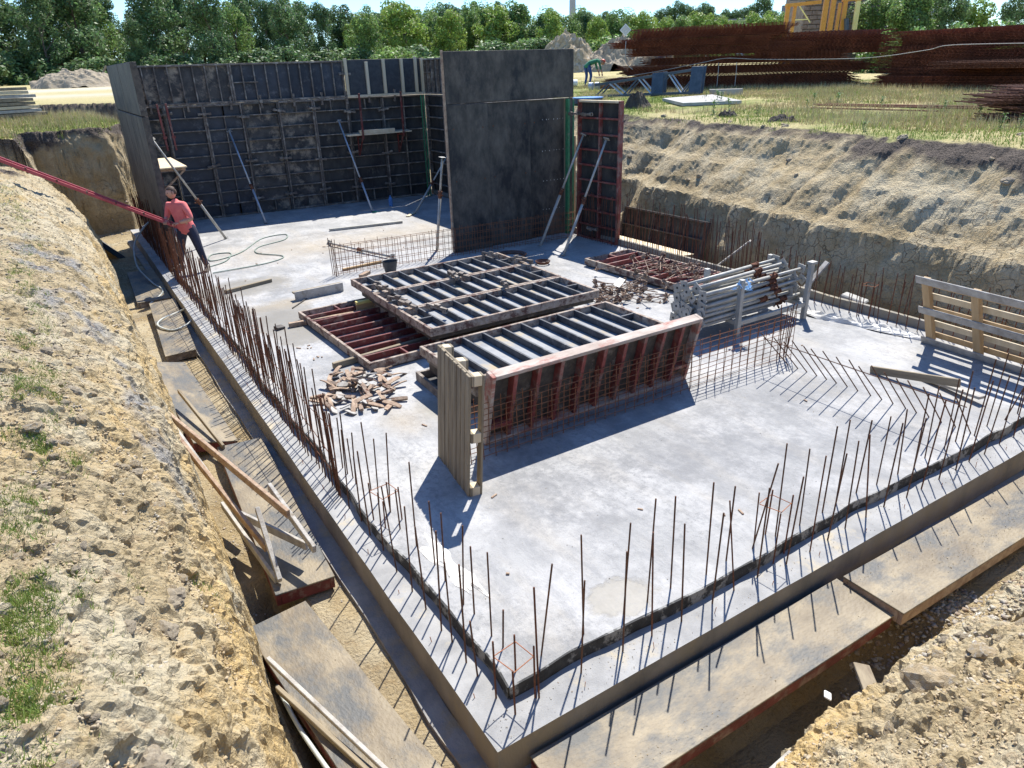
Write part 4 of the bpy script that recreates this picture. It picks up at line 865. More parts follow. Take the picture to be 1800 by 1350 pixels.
ground_panel('small grey board at the right edge of the picture', 1.1, .3, (6.35,1.45,gz(6.6,1.6)+.13), (R(4),0,R(-20)), sheet='wood_weather', fm='rib_brown')
ground_panel('pale ply board lying behind the far rebars', 2.75, .62, (11.12,10.55,.06), (R(3),0,R(91)), sheet='ply_new', fm='wood')
T = panel('dark red brown panel leaning on the soil bank behind the far rebars', 'formwork panel', 2.6, .8, (11.25,13.2,-.1), (R(-14),0,R(-88)), [(.4,.04,2.56)], [(.5*k,.04,.76) for k in range(1,5)], sheet='ply_dark', fm='steel', rm='steel')
tag(pbar('timber', (10.62,9.75,-.15), (11.05,9.05,.62), .14, .03, 'wood_weather'), 'grey board leaning at the right end of the dark panel', 'timber')
tag(pbar('timber', (10.7,7.55,.0), (11.05,7.35,.55), .14, .03, 'wood_weather'), 'grey board leaning on the bank behind the prop rack', 'timber')
tag(pbar('timber', (4.15,1.98,-.26), (3.70,1.62,-.02), .11, .03, 'wood'), 'pale board end in the dark trench below the large tan panel', 'timber')
tag(pbar('timber', (3.05,1.72,-.16), (2.2,1.62,-.06), .09, .03, 'wood_weather'), 'half buried grey board along the near soil edge', 'timber')
# grille-like ribbed panel in the far trench
panel('dark ribbed panel leaning on the bank in the far left trench', 'formwork panel', 2.6, .75, (1.06,20.3,-.32), (R(-42),0,R(97)), [], [(.13*k,.04,.71) for k in range(1,20)], sheet='blackp', fm='slate', rm='wood_weather')
# timber strut frame in the left trench
T = thing('timber_strut', 'frame of long timber laths standing in the left trench', 'timber frame', (0,0,0))
A = Vector
for p, q, w_ in [((.34,8.1,.55),(1.02,5.45,.33),.035),((.30,7.9,.62),(.80,5.55,.0),.035),((.36,8.6,.42),(.74,6.2,-.1),.03),((.72,6.2,.02),(1.10,5.35,.02),.03),((1.00,6.0,.34),(1.12,5.15,.10),.035),((.82,5.75,.30),(.80,5.2,-.12),.04),((.62,6.5,.0),(.78,5.25,-.15),.03)]:
    pbar('lath', p, q, w_, .085, 'wood_offcut' if w_ == .035 and p[0] < .4 else 'wood_weather', T)
tag(pbar('timber', (.70,9.4,.12), (.92,8.0,-.14), .03, .06, 'wood'), 'lath beside the tilted panel in the left trench', 'timber')
tag(pbar('timber', (.46,4.05,-.12), (.90,2.7,-.20), .03, .05, 'wood'), 'orange lath beside the nearest tan panel', 'timber')
tag(pbar('timber', (.47,4.3,-.06), (.86,3.0,-.13), .03, .04, 'wood_weather'), 'pale batten between the near left bank and the tan panel', 'batten')

# ---------------------------------------------------------------- people
def person(label, J, segs, mats, head, headdir, helmet=None, hair='hair', hands=(), shoe=()):
    """J joint -> (pos, radius); segs: (a, b, material index)"""
    T = thing('person', label, 'person')
    names = list(J); idx = {n_: i for i, n_ in enumerate(names)}
    me = bpy.data.meshes.new('body'); me.from_pydata([J[n_][0] for n_ in names], [(idx[a], idx[b]) for a, b, _ in segs], [])
    o = newobj('body', me, T); sk = o.modifiers.new('s', 'SKIN'); sk.use_smooth_shade = True
    for i, n_ in enumerate(names):
        rr = J[n_][1]; rr = rr if isinstance(rr, tuple) else (rr, rr); me.skin_vertices[0].data[i].radius = rr; me.skin_vertices[0].data[i].use_root = (i == 0)
    o.modifiers.new('u', 'SUBSURF').levels = 2; o.modifiers['u'].render_levels = 2
    dg = bpy.context.evaluated_depsgraph_get(); ev = bpy.data.meshes.new_from_object(o.evaluated_get(dg))
    o.modifiers.clear(); bm = bmesh.new(); bm.from_mesh(ev)
    # head: ellipsoid with brow, nose, chin and ears
    hd = Vector(headdir).normalized(); up = Vector((0,0,1)) if abs(hd.z) < .8 else Vector((1,0,0)); sd = up.cross(hd).normalized(); up = hd.cross(sd)
    def xf(p): return Vector(head)+hd*p[0]+sd*p[1]+up*p[2]
    nb = len(bm.verts); r_ = bmesh.ops.create_uvsphere(bm, u_segments=20, v_segments=14, radius=1)
    for v in r_['verts']:
        x, y_, z_ = v.co; X, Y, Z = x*.098, y_*.078, z_*.118
        if z_ < -.2: X *= 1-.10*(-z_-.2); Y *= 1-.30*(-z_-.2)
        if x > .8 and abs(y_) < .25 and -.35 < z_ < .12: X += .022*(1-abs(y_)*4)*(1 if z_ < -.1 else .6)
        if x > .6 and -.75 < z_ < -.5: X += .008
        if x > .5 and .08 < z_ < .3: X += .006
        if abs(x+.05) < .22 and abs(y_) > .9 and -.3 < z_ < .25: Y += math.copysign(.016, y_)
        v.co = xf((X, Y, Z))
    bm.to_mesh(ev); bm.free()
    for k in mats: ev.materials.append(MT[k])
    nh = len(r_['verts']); tot = len(ev.vertices); hv = tot-nh
    SP = [(Vector(J[a][0]), Vector(J[b][0]), mi) for a, b, mi in segs]
    for p in ev.polygons:
        p.use_smooth = True
        if min(p.vertices) >= hv: p.material_index = 0; continue
        c = p.center; best = None
        for a, b, mi in SP:
            ab = b-a; t = max(0, min(1, (c-a).dot(ab)/max(ab.length_squared, 1e-9))); dd = (c-a-ab*t).length-.055*(mi == 1)
            if best is None or dd < best[0]: best = (dd, mi)
        p.material_index = best[1]
    o.data = ev
    # eyes, hair or helmet
    for s in (-1, 1):
        e = MB(); e.tube(xf((.088, s*.03, .012)), xf((.094, s*.03, .012)), .010, 8); e.build('eye', 'blackp', T)
    bm = bmesh.new(); bmesh.ops.create_uvsphere(bm, u_segments=20, v_segments=12, radius=1)
    for v in list(bm.verts):
        if v.co.z < (-.35 if not helmet else .1) or (v.co.x > .55 and v.co.z < .45) : bm.verts.remove(v)
    for v in bm.verts:
        k = 1.0 if helmet else 1+.05*math.sin(v.co.x*31+v.co.y*17)
        v.co = xf((v.co.x*(.105 if not helmet else .128)*k-.006, v.co.y*(.085 if not helmet else .108)*k, v.co.z*(.128 if not helmet else .14)*k+.004))
    hm = bpy.data.meshes.new('hair'); bm.to_mesh(hm); bm.free(); hm.materials.append(MT[helmet or hair]); hm.polygons.foreach_set('use_smooth', [True]*len(hm.polygons))
    q = newobj('helmet' if helmet else 'hair', hm, T); sol = q.modifiers.new('t', 'SOLIDIFY'); sol.thickness = .008
    for hp, hdir, pn in hands:                                # palm and five bent fingers
        hp, hdir, pn = Vector(hp), Vector(hdir).normalized(), Vector(pn).normalized(); sx_ = hdir.cross(pn).normalized()
        vs = [hp-hdir*.02, hp+hdir*.04, hp+hdir*.075]; ed = [(0,1),(1,2)]; ra = [(.028,.02),(.036,.016),(.036,.014)]
        for k, ln in enumerate((.062,.074,.070,.055)):
            b0 = len(vs); off = sx_*(-.030+.02*k); vs += [hp+hdir*.072+off, hp+hdir*(.072+ln*.45)+off-pn*.008, hp+hdir*(.072+ln*.62)+off-pn*.036, hp+hdir*(.072+ln*.45)+off-pn*.055]
            ed += [(2,b0),(b0,b0+1),(b0+1,b0+2),(b0+2,b0+3)]; ra += [(.010,.010),(.009,.009),(.008,.008),(.007,.007)]
        b0 = len(vs); vs += [hp+hdir*.02-sx_*.045, hp+hdir*.05-sx_*.058-pn*.02, hp+hdir*.065-sx_*.045-pn*.042]; ed += [(0,b0),(b0,b0+1),(b0+1,b0+2)]; ra += [(.012,.012),(.010,.010),(.008,.008)]
        m2 = bpy.data.meshes.new('hand'); m2.from_pydata(vs, ed, []); h2 = newobj('hand', m2, T); s2 = h2.modifiers.new('s', 'SKIN')
        for i, rr in enumerate(ra): m2.skin_vertices[0].data[i].radius = rr; m2.skin_vertices[0].data[i].use_root = (i == 0)
        h2.modifiers.new('u', 'SUBSURF').levels = 1
        dg = bpy.context.evaluated_depsgraph_get(); e2 = bpy.data.meshes.new_from_object(h2.evaluated_get(dg)); h2.modifiers.clear(); e2.materials.clear(); e2.materials.append(MT['skin']); h2.data = e2
    for p, dr in shoe:
        p = Vector(p); dr = Vector(dr).normalized(); s_ = Vector((0,0,1)).cross(dr); mb = MB(); V = []
        for (t, w_, hh) in ((-.07,.03,.07),(-.03,.042,.10),(.05,.045,.085),(.13,.05,.055),(.19,.035,.035)):
            V += [p+dr*t-s_*w_, p+dr*t+s_*w_, p+dr*t+s_*w_*.8+A((0,0,hh)), p+dr*t-s_*w_*.8+A((0,0,hh))]
        F = [(3,2,1,0), (16,17,18,19)]
        for i in range(4): F += [(i*4+k, i*4+(k+1) % 4, i*4+4+(k+1) % 4, i*4+4+k) for k in range(4)]
        mb.add(V, F); mb.build('shoe', 'shoe', T)
    return T
J = {'pelvis':((2.09,15.98,1.00),(.155,.12)), 'waist':((2.06,16.0,1.14),(.15,.115)), 'chest':((2.0,16.03,1.36),(.175,.13)), 'neckb':((1.97,16.05,1.50),(.075,.07)), 'neck':((1.95,16.06,1.58),.055),
     'shR':((2.09,15.87,1.455),.075), 'elR':((2.17,15.72,1.19),.047), 'wrR':((1.93,15.80,1.13),.03), 'shL':((1.86,16.22,1.44),.075), 'elL':((1.77,16.26,1.18),.047), 'wrL':((1.72,16.10,1.16),.03),
     'hipR':((2.15,15.90,.95),.105), 'knR':((2.20,15.78,.56),.072), 'anR':((2.27,15.76,.19),.05), 'hipL':((1.99,16.08,.95),.105), 'knL':((1.90,16.12,.56),.072), 'anL':((1.84,16.24,.19),.05)}
for k_ in J:
    rr_ = J[k_][1]; J[k_] = (J[k_][0], tuple(q*1.12 for q in rr_) if isinstance(rr_, tuple) else rr_*1.1)
J['cuffR'] = (tuple((Vector(J['shR'][0])*.35+Vector(J['elR'][0])*.65)), .062); J['cuffL'] = (tuple((Vector(J['shL'][0])*.35+Vector(J['elL'][0])*.65)), .062)
person('man in a coral polo shirt and dark trousers holding red beams by the rebars', J,
    [('pelvis','waist',1),('waist','chest',1),('chest','neckb',1),('neckb','neck',0),('chest','shR',1),('shR','cuffR',1),('cuffR','elR',0),('elR','wrR',0),('chest','shL',1),('shL','cuffL',1),('cuffL','elL',0),('elL','wrL',0),('pelvis','hipR',2),('hipR','knR',2),('knR','anR',2),('pelvis','hipL',2),('hipL','knL',2),('knL','anL',2)],
    ['skin','shirt','navy'], (1.93,16.06,1.695), (-1,-.35,-.05), hands=[((1.91,15.81,1.125),(-1,.35,.02),(0,0,1)), ((1.72,16.09,1.155),(-.35,-1,-.05),(0,0,1))], shoe=[((2.27,15.76,ZS),(-.4,-1,0)), ((1.83,16.24,ZS),(-1,-.2,0))])
T = thing('steel_beam', 'pair of long red steel channels the man slides over the bank', 'steel beam')
p0, p1 = Vector((1.98,16.02,.99)), Vector((-1.15,16.5,2.78))
for k in (-1, 1): pbar('channel', p0+A((0,.036*k,.018*k)), p1+A((0,.036*k,.018*k)), .034, .058, 'red_beam', T)
dv = (p1-p0)
for k in range(7): c = p0+dv*(.06+k*.14); pbar('spacer', c+A((0,-.06,-.0)), c+A((0,.06,.0)), .03, .05, 'red_dark', T)
def G2(x, y): return gz(x, y)
g0 = gz(22.35,28.7); bx, by = 22.35, 28.7
J = {'pelvis':((bx-.05,by+.03,g0+.92),(.15,.12)), 'chest':((bx+.28,by-.12,g0+1.12),(.16,.13)), 'neckb':((bx+.46,by-.22,g0+1.12),.07), 'neck':((bx+.52,by-.26,g0+1.08),.05),
     'shR':((bx+.36,by-.36,g0+1.08),.07), 'elR':((bx+.42,by-.40,g0+.80),.045), 'wrR':((bx+.52,by-.42,g0+.56),.03), 'shL':((bx+.44,by+.02,g0+1.08),.07), 'elL':((bx+.5,by-.02,g0+.8),.045), 'wrL':((bx+.6,by-.1,g0+.56),.03),
     'hipR':((bx+.0,by-.08,g0+.88),.1), 'knR':((bx+.1,by-.12,g0+.48),.07), 'anR':((bx+.02,by-.1,g0+.09),.045), 'hipL':((bx-.04,by+.14,g0+.88),.1), 'knL':((bx+.06,by+.16,g0+.48),.07), 'anL':((bx-.05,by+.14,g0+.09),.045)}
segs = [('pelvis','chest',1),('chest','neckb',1),('neckb','neck',0),('chest','shR',1),('shR','elR',1),('elR','wrR',0),('chest','shL',1),('shL','elL',1),('elL','wrL',0),('pelvis','hipR',2),('hipR','knR',2),('knR','anR',2),('pelvis','hipL',2),('hipL','knL',2),('knL','anL',2)]
person('man in a green shirt and orange helmet bending over rusty mesh in the field', J, segs, ['skin','shirt_g','jeans'], (bx+.62,by-.32,g0+1.03), (.7,-.4,-.6), helmet='orange', hands=[((bx+.52,by-.42,g0+.55),(.2,0,-1),(1,0,0)), ((bx+.6,by-.1,g0+.55),(.2,0,-1),(1,0,0))], shoe=[((bx+.02,by-.1,g0),(1,-.5,0)), ((bx-.05,by+.14,g0),(1,-.5,0))])
J3 = {k: ((v[0][0]+3.1, v[0][1]-1.6, v[0][2]+.12), v[1]) for k, v in J.items()}
b3 = Vector((bx+3.1, by-1.6, g0+.12))
J3['chest'] = ((b3.x, b3.y, b3.z+1.3), (.16,.13)); J3['neckb'] = ((b3.x, b3.y, b3.z+1.46), .07); J3['neck'] = ((b3.x, b3.y, b3.z+1.53), .05)
for s, n_ in ((-.18,'R'), (.18,'L')): J3['sh'+n_] = ((b3.x, b3.y+s, b3.z+1.4), .07); J3['el'+n_] = ((b3.x+.05, b3.y+s*1.3, b3.z+1.12), .045); J3['wr'+n_] = ((b3.x+.2, b3.y+s*1.2, b3.z+.95), .03)
person('worker with a yellow helmet half hidden behind the big mesh stack', J3, segs, ['skin','facade_d','jeans'], (b3.x+.02,b3.y,b3.z+1.66), (1,-.5,-.1), helmet='helm_y', shoe=[((b3.x,b3.y-.1,b3.z-.1),(1,0,0)), ((b3.x,b3.y+.1,b3.z-.1),(1,0,0))])

# ---------------------------------------------------------------- field: stacks of rusty mesh
def mesh_stack(label, p, q, depth, z0, h, name='mesh_bundle', step=.15, layer=.046, m='rust_mesh', sag=0, rzj=.02, g=None):
    """bundle of reinforcing mats: p->q front edge, depth to the back; layers of wires"""
    p, q = Vector((p[0], p[1], 0)), Vector((q[0], q[1], 0)); L_ = (q-p).length; rz = math.atan2(q.y-p.y, q.x-p.x)
    T = MB(); n = max(3, int(math.ceil(h/layer))); dy = depth; T.box((.3,.40,0), (L_-.3,dy-.3,max(.02,h*.75)) )
    for k in range(n):
        z = k*layer; ox = rj(.22); oy = rj(.05); s = lambda x: z+sag*math.sin(math.pi*x/L_)
        for yy_ in (0, .05, dy*.5, dy): T.add([(ox,oy+yy_-.007,s(0)),(L_/2+ox,oy+yy_-.007,s(L_/2)),(L_+ox,oy+yy_-.007,s(L_)),(L_+ox,oy+yy_-.007,s(L_)+.016),(L_/2+ox,oy+yy_-.007,s(L_/2)+.016),(ox,oy+yy_-.007,s(0)+.016)], [(0,1,4,5),(1,2,3,4)])
        m_ = int(L_/step)
        for i in range(m_+1):
            x = i*step; zz = s(x)
            T.box((x+ox-.013, oy-.06-abs(rj(.07)), zz+.010), (x+ox+.013, dy+oy+.03, zz+.030))
    zc = n*layer
    for j in range(int(dy/.15)+1):                           # top mat: long wires
        yy_ = j*.15; T.add([(0,yy_-.008,sag*0+zc),(L_/2,yy_-.008,sag+zc),(L_,yy_-.008,zc),(L_,yy_+.008,zc),(L_/2,yy_+.008,sag+zc),(0,yy_+.008,zc)], [(0,1,4,5),(1,2,3,4)])
    o = T.build(name, m, None, (p.x, p.y, z0), (rj(.004), rj(.006), rz)); return tag(o, label, 'mesh stack', g or 'stacks of rusty mesh in the field')
zA = gz(22, 20)
layersA = [((21.2,24.4),(26.9,17.9),0,.58,'lowest mesh bundle of the long left stack in the field'),((20.9,24.7),(27.3,17.5),.60,.30,'second mesh bundle up in the long left stack'),((21.5,24.0),(26.6,18.1),.92,.28,'third mesh bundle up in the long left stack, crossed by the cable'),((21.0,24.6),(25.6,19.2),1.22,.28,'fourth mesh bundle up in the long left stack'),((20.7,24.9),(24.8,20.2),1.52,.26,'fifth mesh bundle up in the long left stack, cut short at its right end'),((21.3,24.4),(25.2,19.7),1.80,.28,'topmost mesh bundle of the long left stack under the white floodlight'),((24.2,20.9),(27.6,17.2),1.12,.62,'dark ragged mesh bundle at the right end of the long left stack')]
for p, q, dz, h, lab in layersA: mesh_stack(lab, p, q, 2.2, zA+dz*1.12-.05, h*1.22, sag=.03)
zB = gz(25, 13)
layersB = [((26.2,16.6),(25.6,10.6),-.1,.50,'lowest mesh bundle of the right stack in the field'),((26.6,16.9),(26.0,9.8),.40,.26,'mesh bundle of the right stack just below the orange cut one'),((25.3,14.2),(24.9,11.0),.68,.20,'bright rust bundle sticking out of the right stack with its end in the sun'),((26.7,17.0),(26.2,9.5),.68,.62,'mesh bundle of the right stack crossed by the cable'),((26.8,16.8),(26.6,9.3),1.32,.46,'topmost mesh bundle of the right stack')]
for i, (p, q, dz, h, lab) in enumerate(layersB): mesh_stack(lab, p, q, 2.2, zB+dz*1.05-.05, h*1.15, sag=.03*(i % 2), m='rust_mesh' if i != 2 else 'rust')
for i, (p, q, dz, h) in enumerate([((16.4,7.6),(18.2,6.2),.0,.12),((16.6,7.5),(18.6,6.0),.16,.12),((16.5,7.8),(18.5,6.3),.34,.14),((17.0,7.7),(18.8,6.3),.52,.1)]):
    mesh_stack(['lowest', 'second', 'third', 'topmost'][i]+' mesh bundle of the small pile at the right edge of the picture', p, q, 1.2, gz(17.5,7)+dz, h, m='rust', g='small mesh pile at the right')
mesh_stack('sagging mesh bundle the green shirted man bends over', (22.6,27.6), (25.0,24.6), 1.8, gz(23.5,26)+.02, .30, m='rust', sag=.06)
mesh_stack('loose mesh lying in front of the sagging bundle', (20.9,26.3), (23.2,24.0), 1.6, gz(22,25)+.0, .20, m='rust', sag=.03)
for i, (a, b) in enumerate([((18.6,13.56),(19.7,9.2)),((18.4,13.3),(19.2,9.4)),((18.9,13.4),(19.9,9.6)),((17.6,12.9),(18.3,9.9))]):
    mb = MB(); mb.tube((*a, gz(*a)+.05), (*b, gz(*b)+.05), .02, 5); tag(mb.build('steel_bar', 'rust'), 'long rusty bar lying in the grass in front of the mesh stacks', 'steel bar', 'bars lying in the grass')
# cable and floodlight on the stacks
za = zA+.9
hose('cable', 'pale cable slung across both mesh stacks', [(20.6,24.5,za-.35),(21.6,23.2,za-.15),(22.7,21.9,za+.12),(23.3,21.2,za+.25),(23.9,20.2,za+.18),(25.0,18.6,za+.12),(25.6,16.6,za+.12),(25.2,14.4,za+.30),(24.9,13.4,za+.42),(24.9,10.5,za+.38),(24.9,8.5,za+.38)], .011, 'cable', 'cable')
hose('cable', 'thin cable hanging down from the floodlight', [(20.75,24.2,zA+1.9),(20.7,24.15,zA+1.5),(20.72,24.1,zA+1.1),(20.9,23.9,zA+.85)], .014, 'cable', 'cable')
for i, (x, y_) in enumerate(((22.9,21.2),(23.35,20.7))): hose('cable', ['left', 'right'][i]+' of two cable ends hanging over the left mesh stack', [(x,y_,za+.1),(x-.02,y_-.04,za-.2),(x-.1,y_-.1,za-.75)], .012, 'cable', 'cable')
T = thing('floodlight', 'white square floodlight tilted on top of the left mesh stack', 'floodlight', (20.75,24.25,zA+2.30), (0,R(45),R(-40))); pbox('lamp_body', (-.16,-.04,-.16), (.16,.04,.16), 'white', T); pbox('lens', (-.13,-.046,-.13), (.13,-.041,.13), 'film', T)

# truss, plate, drum, small heaps ------------------------------------------------------
zt_ = gz(18.5,21.5)
T = thing('truss_section', 'slate grey steel truss lying in the grass by the mesh stack', 'truss', (0,0,0))
a0, a1 = Vector((18.4,22.9,zt_+.42)), Vector((20.5,19.7,zt_+.88)); b0, b1 = Vector((18.2,22.6,zt_+.04)), Vector((20.2,19.5,zt_+.12)); mid = .60
off = Vector((-.55,-.40,0))
for oo in (Vector((0,0,0)), off):
    pbar('chord', a0+oo, a1+oo, .09, .09, 'slate', T); pbar('chord', b0+oo, b1+oo, .07, .07, 'slate', T)
    for k in range(7):
        t0, t1 = k/7, (k+1)/7; P0 = (a0.lerp(a1, t0) if k % 2 else b0.lerp(b1, t0))+oo; P1 = (b0.lerp(b1, t1) if k % 2 else a0.lerp(a1, t1))+oo; pbar('diagonal', P0, P1, .045, .045, 'galv_blue' if k % 2 else 'slate', T)
for t in (.62, .98):
    c1 = a0.lerp(a1, t); c0 = b0.lerp(b1, t); pbar('end_plate', c0+A((0,0,-.05)), c1+A((0,0,.08)), .42, .06, 'slate', T, up=(1,.6,0)); pbar('end_plate', c0+off+A((0,0,-.05)), c1+off+A((0,0,.08)), .42, .06, 'slate', T, up=(1,.6,0))
for k in (0, 1):
    mb = MB(); mb.tube(a0+A((-.1-.3*k,.12,-.05)), a0+A((-.02-.3*k,.0,-.05)), .14, 14); mb.build('sheave_wheel', 'galv_blue', T)
gp_ = MB(); n = 8; V = [(16.45,16.5),(18.2,15.8),(19.7,18.4),(17.6,18.6)]
gp_.add([(x, y_, gz(x, y_)+.02) for x, y_ in V]+[(x, y_, gz(x, y_)+.11) for x, y_ in V], [(3,2,1,0),(4,5,6,7),(0,1,5,4),(1,2,6,5),(2,3,7,6),(3,0,4,7)])
tag(gp_.build('concrete_plate', 'conc_lt'), 'pale concrete plate lying in the grass right of the truss', 'plate')
tag(pbar('concrete_block', (20.5,19.3,gz(20.5,19.3)+.1), (21.3,18.5,gz(21,18.7)+.1), .3, .2, 'conc_lt'), 'grey concrete block behind the right end of the truss', 'block')
T = thing('plastic_tub', 'low dark blue tub in the grass above the upright red panel', 'tub', (15.9,20.4,gz(15.9,20.4))); mb = MB(); mb.tube((0,0,0), (0,0,.16), .50, 20); mb.build('body', 'slate', T); mb = MB(); mb.tube((0,0,.161), (0,0,.19), .52, 20); mb.build('rim', 'blue', T)
def lumpy(name, label, cat, x, y_, sx, sy, h, m, seed=1, z=None, n=44, group=None, rough=.5):
    mb = MB(); V = []; F = []
    for j in range(n+1):
        for i in range(n+1):
            u, v = i/n*2-1, j/n*2-1; rr = math.hypot(u, v); rr *= 1+.5*float(fbm(u*1.6, v*1.6, 0, 3, 1., seed+7)); hh = max(0, 1-rr*rr)**1.15
            xx, yy_ = x+u*sx, y_+v*sy; k = 1+rough*float(fbm(xx*1.2, yy_*1.2, 0, 3, 1./max(sx,.3)*1.6, seed))
            q_ = float(fbm(u*3+seed, v*3, 0, 4, 1., seed+3, .6)); V.append((u*sx, v*sy, h*hh*(1+.75*q_)-.08+.07*h*float(fbm(u*11, v*11, 0, 3, 1., seed+4, .6))))
    for j in range(n):
        for i in range(n): a = j*(n+1)+i; F.append((a, a+1, a+n+2, a+n+1))
    mb.add(V, F); return tag(mb.build(name, m, None, (x, y_, gz(x, y_) if z is None else z), smooth=False), label, cat, group)
lumpy('soil_heap', 'small dark soil heap on the grass edge right of the red panel', 'soil heap', 15.55,17.6,.55,.45,.42, 'soil_d', 3)
lumpy('soil_heap', 'large ochre soil heap on the left of the field', 'soil heap', 3.6,70.5,3.4,2.4,1.35, 'soil_g', 5, n=52)
lumpy('soil_heap', 'tall ochre spoil heap behind the green shirted man', 'soil heap', 37.0,50.2,3.6,2.4,2.3, 'soil_o', 8, n=48)
lumpy('soil_heap', 'dark spoil heap right of the ochre one', 'soil heap', 40.3,48.8,3.6,2.2,2.2, 'soil_g', 12, n=48)
lumpy('soil_heap', 'low brown spoil heap near the left end of the mesh stack', 'soil heap', 43.2,46.6,3.2,2.0,1.6, 'soil_g', 15, n=44)
lumpy('soil_heap', 'small dark clump of earth on the right grass edge', 'soil heap', 14.9,13.4,.35,.3,.22, 'soil_d', 17)
lumpy('soil_heap', 'dark clump of earth near the middle of the right grass edge', 'soil heap', 14.6,11.4,.5,.35,.2, 'soil_d', 19)
# white pipe roll and rods behind the green man
mb = MB(); mb.tube((20.6,30.5,gz(20.6,30.5)+.15), (22.4,29.6,gz(22,29.6)+.15), .16, 12); tag(mb.build('pipe_roll', 'white'), 'white roll lying behind the green shirted man', 'pipe')
# timber stack at the left
T = thing('timber_stack', 'stack of grey brown boards on the grass at the left edge', 'timber stack', (-3.4,25.6,gz(-1,27)+.12), (0,0,R(34)))
for k in range(8):
    for j in range(2):
        pbox('board', (rj(.15), j*.42, k*.105), (4.15+rj(.15)+(7-k)*.05, j*.42+.40, k*.105+.085), ['wood','wood_weather','wood_pale','wood'][(k+j) % 4], T)
pbox('bearer', (.6,0,-.14), (.75,.85,-.002), 'wood', T); pbox('bearer', (3.2,0,-.14), (3.35,.85,-.002), 'wood', T)
for k in range(3): tag(pbox('timber_block', (-1.5+k*.35,28.2+.2*k,gz(-1,27)+.97), (-1.4+k*.35,28.3+.2*k,gz(-1,27)+1.07), 'wood', None, rot=(0,0,.4)), 'small block lying on the board stack at the left edge', 'block', 'blocks on the board stack')

# ---------------------------------------------------------------- background buildings
T = thing('masonry_tower', 'broad brown masonry tower with ragged block courses behind the mesh stacks', 'tower', (53.4,41.0,gz(53,41)-.3), (0,0,R(-33.5)))
W_, D_, Hh = 6.7, 5.0, 9.0
pbox('core', (.1,.1,0), (W_-.1,D_-.1,Hh), 'block', T, 0)
cnt = 0
for c in range(int(Hh/.33)):
    x = -.0-(c % 2)*.28; tp = .05*math.sin(c*1.7)+.012*(27-c)*.4
    while x < W_:
        L_ = .75+rj(.12); a, b = max(x, -tp), min(x+L_-.03, W_+tp)
        if b-a > .12 and cnt < 280 and c*.33 < 7.6: pbox('block', (a,-.04-abs(rj(.05))-tp*.3,c*.33), (b,.1,c*.33+.28), 'block', T, .01); cnt += 1
        x += L_
for c in range(26): pbox('quoin', (W_-.35+rj(.04),-.16,c*.33), (W_+.06+rj(.05),.06,c*.33+.30), 'conc_lt', T, .01)
T = thing('tower_crane_base', 'yellow crane base with a grey sign board in front of the masonry tower', 'crane', (48.3,38.4,gz(48,38)), (0,0,R(-37)))
for x, w_ in ((-.15,.28),(.35,.22),(2.55,.34),(3.05,.34),(3.5,.2)): pbar('mast_post', (x,0,0), (x+.08,0,6.9 if x > 2 and x < 3.4 else 4.2), w_, .25, 'yellow', T)
pbar('cross_beam', (-.3,-.1,4.15), (2.2,-.1,4.3), .25, .22, 'yellow', T); pbar('diagonal_brace', (.7,-.12,4.1), (1.6,-.12,3.0), .07, .07, 'yellow_l', T); pbar('cross_beam', (.5,-.12,3.2), (1.4,-.12,3.2), .07, .07, 'yellow_l', T)
for x in (3.95,4.85): pbar('mast_post', (x,0,2.0), (x-.02,0,4.5), .3, .25, 'yellow' if x < 4 else 'yellow_l', T)
pbar('cross_beam', (3.7,-.02,4.4), (5.05,-.02,4.45), .3, .28, 'yellow', T)
pbar('lattice', (2.6,-.14,4.4), (3.3,-.14,6.6), .06, .06, 'yellow_l', T); pbar('lattice', (3.3,-.14,4.4), (2.6,-.14,6.6), .06, .06, 'yellow_l', T)
pbox('sign_board', (-.05,-.30,4.45), (2.05,-.22,6.6), 'slate', T)
pbox('sign_panel', (.15,-.315,4.75), (1.75,-.302,5.30), 'ltblue', T, .05); pbox('sign_emblem', (.22,-.325,4.80), (.55,-.316,5.2), 'rust_crust', T, .02)
for k in range(9): pbox('sign_letter', (.35+k*.13,-.315,5.42), (.44+k*.13,-.302,5.58), 'yellow', T, 0); pbox('sign_letter', (.62+k*.115,-.325,4.95), (.69+k*.115,-.316,5.12), 'blue', T, 0)
hose('cable', 'bundle of black and white cable hanging from the crane base', [(51.2,35.6,6.2),(51.3,35.55,5.6),(51.35,35.5,4.9),(51.25,35.5,4.2)], .16, 'slate', 'cable')
def building(label, loc, rz, w_, d_, h_, rows, cols, m='facade', extra=()):
    T = thing('apartment_building', label, 'building', loc, (0,0,rz)); pbox('wall', (0,0,0), (w_,d_,h_), m, T, 0); pbox('roof_edge', (-.3,-.3,h_), (w_+.3,d_+.3,h_+.5), 'facade_d', T, 0)
    for j in range(rows):
        for i in range(cols): a = (i+.25)*w_/cols; pbox('window', (a,-.06,h_-2.4-j*3), (a+w_/cols*.5,-.001,h_-1.0-j*3), 'facade_d', T, 0)
    for a, b, hh in extra: pbox('roof_house', (a,1,h_+.5), (b,5,h_+.5+hh), 'facade_d', T, 0)
    return T
building('long low grey flat block on the horizon above the left mesh stack', (205,196,0), R(-47), 52, 12, 15.6, 2, 26, extra=((24,31,3.4),(45,48,3.6)))
building('grey blue tall building behind the trees right of the masonry tower', (120,80,0), R(-38), 13, 10, 23, 4, 5)
T = thing('chimney', 'distant thin grey chimney above the middle of the tree line', 'chimney', (118,158,0)); mb = MB(); mb.tube((0,0,0), (0,0,29), .9, 14, .7); mb.build('shaft', 'facade', T); mb = MB(); mb.tube((0,0,28.2), (0,0,28.8), .8, 14); mb.build('band', 'rust', T)
